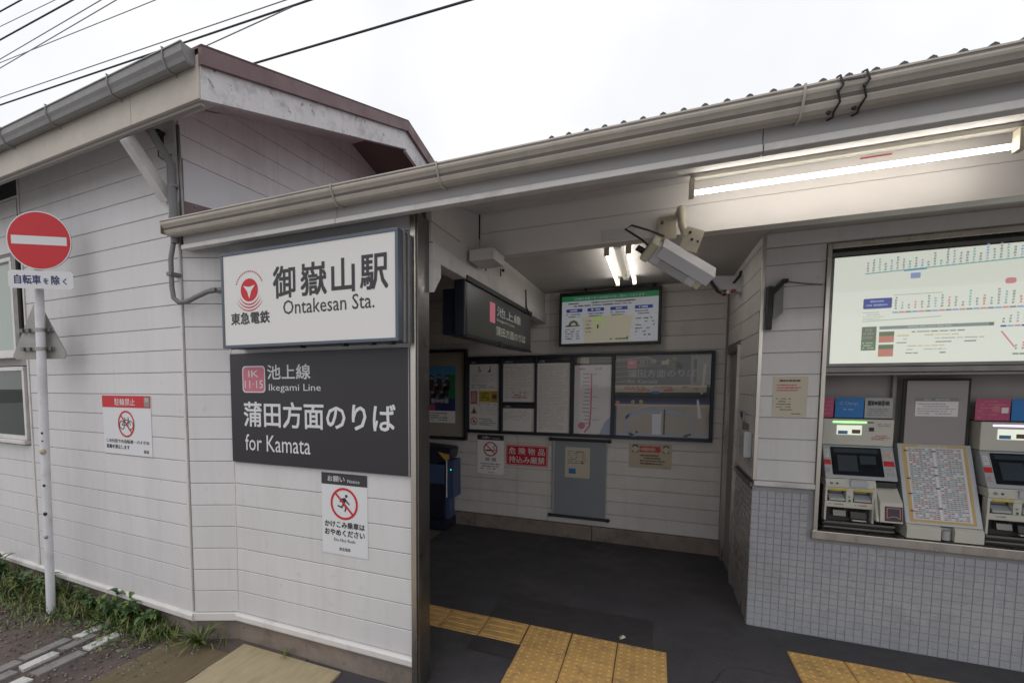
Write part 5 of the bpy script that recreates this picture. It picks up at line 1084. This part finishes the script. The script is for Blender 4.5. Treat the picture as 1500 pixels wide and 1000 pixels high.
# grass and small stuff
gm = MB()
def yw(x): return lw(x - OX, 0)[1] if x < OX else 2.42
for i in range(4600):
    x = rn.uniform(-6.2, -3.05) if rn.random() < .9 else rn.uniform(-6.2, -2.6); dens = .30 if x < -3.9 else .16
    y = yw(x) - .01 - abs(rn.gauss(0, dens * .75)) * (1.2 if x < -4.2 else .8)
    h = rn.uniform(.03, .15) * (1.5 if x < -4.3 else 1.05) * (1 if y > yw(x) - .25 else .5)
    a = rn.uniform(0, 6.28); k = rn.choices((0, 1, 2, 3), (4, 5, 1.5, 3))[0]
    blade(gm, (x, y, -.006), (math.cos(a) * .5, math.sin(a) * .5, 1), h, rn.uniform(.004, .011), rn.uniform(.3, 1.4), LF[k], 3, 1)
for i in range(1500):     # low creeping leaves
    x = rn.uniform(-6.0, -3.1); y = yw(x) - .02 - abs(rn.gauss(0, .2)); a = rn.uniform(0, 6.28)
    blade(gm, (x, y, rn.uniform(0, .05)), (math.cos(a), math.sin(a), rn.uniform(.1, .8)), rn.uniform(.02, .05), rn.uniform(.012, .025), .8, LF[rn.choices((0, 1, 2, 3), (4, 3, 3, 1))[0]], 2)
go_ = part('grass', gm, kind='stuff'); tag(go_, 'low grass and creeping weeds along the foot of the station house', 'grass', kind='stuff')
gm = MB()
for i in range(1800):      # loose debris: pebbles and dry bits
    x = rn.uniform(-6, -2.7); y = yw(x) - .03 - abs(rn.gauss(0, .40)); s_ = rn.uniform(.003, .011)
    gm.ball((x, y, s_ * .3), s_, (CONC, SOIL, KERBC)[i % 3], 4, (1.3, 1, .6))
o = part('pebbles', gm); tag(o, 'scattered pebbles and dry bits on the dirt verge', 'pebbles', kind='stuff')
def weed(x, y, size, nleaf, label, kind):
    size *= 1.18
    t = thing('weed', label, 'weed', (x, y, 0), 'weeds along the foundation')
    st = MB(); lf = MB(); r_ = random.Random(int(abs(x) * 1000))
    if kind == 'leafy':
        for s_ in range(max(3, nleaf // 7)):
            a = r_.uniform(0, 6.28); top = V((x + math.cos(a) * size * .5 * r_.random(), y + math.sin(a) * size * .4 * r_.random() - .02, size * r_.uniform(.45, 1.0)))
            base = V((x + r_.uniform(-.02, .02), y + r_.uniform(-.02, .02), -.01)); st.tube([base, base.lerp(top, .5) + V((0, 0, .01)), top], .003, LF[0], 5)
            for k in range(9):
                q = base.lerp(top, r_.uniform(.3, 1)); b_a = r_.uniform(0, 6.28)
                blade(lf, q, (math.cos(b_a), math.sin(b_a), r_.uniform(.0, .7)), size * r_.uniform(.25, .42), size * r_.uniform(.13, .22), r_.uniform(.6, 1.5), LF[r_.choices((0, 1, 2), (4, 1.6, 3))[0]], 4)
    else:
        for k in range(nleaf):
            a = r_.uniform(0, 6.28); blade(lf, (x + r_.uniform(-.015, .015), y + r_.uniform(-.015, .015), 0), (math.cos(a) * .8, math.sin(a) * .8, r_.uniform(.5, 1.6)), size * r_.uniform(.6, 1.1), size * .07, r_.uniform(.5, 1.6), LF[1 if r_.random() < .7 else 0], 5, 1)
    if st.v: part('stem', st, t)
    part('foliage', lf, t)
weed(-3.27, 2.30, .17, 42, 'dark leafy weed at the right end of the weed strip, near the canted wall', 'leafy')
weed(-3.45, 2.31, .20, 48, 'tall dark leafy weed just left of the rightmost leafy one', 'leafy')
weed(-3.68, 2.30, .20, 46, 'dense green leafy weed behind the ends of the white kerb rows', 'leafy')
weed(-3.92, 2.29, .16, 36, 'lighter leafy weed between the pole and the kerb rows', 'leafy')
weed(-4.10, 2.33, .15, 32, 'small leafy weed against the wall immediately right of the pole foot', 'leafy')
weed(-4.55, 2.28, .20, 44, 'bright green leafy weed immediately left of the pole foot', 'leafy')
weed(-4.85, 2.26, .22, 44, 'leafy weed second to the left from the pole foot', 'leafy')
weed(-5.25, 2.30, .24, 48, 'dark leafy weed at the left edge of the picture', 'leafy')
weed(-2.79, 2.30, .20, 34, 'spiky light green grass tuft at the corner of the canted wall', 'tuft')
weed(-2.98, 2.26, .09, 16, 'tiny tuft on bare ground left of the spiky grass tuft', 'tuft')
weed(-2.15, 2.43, .10, 8, 'thin straggly tuft at the joint of the tan slab and sign wall', 'tuft')
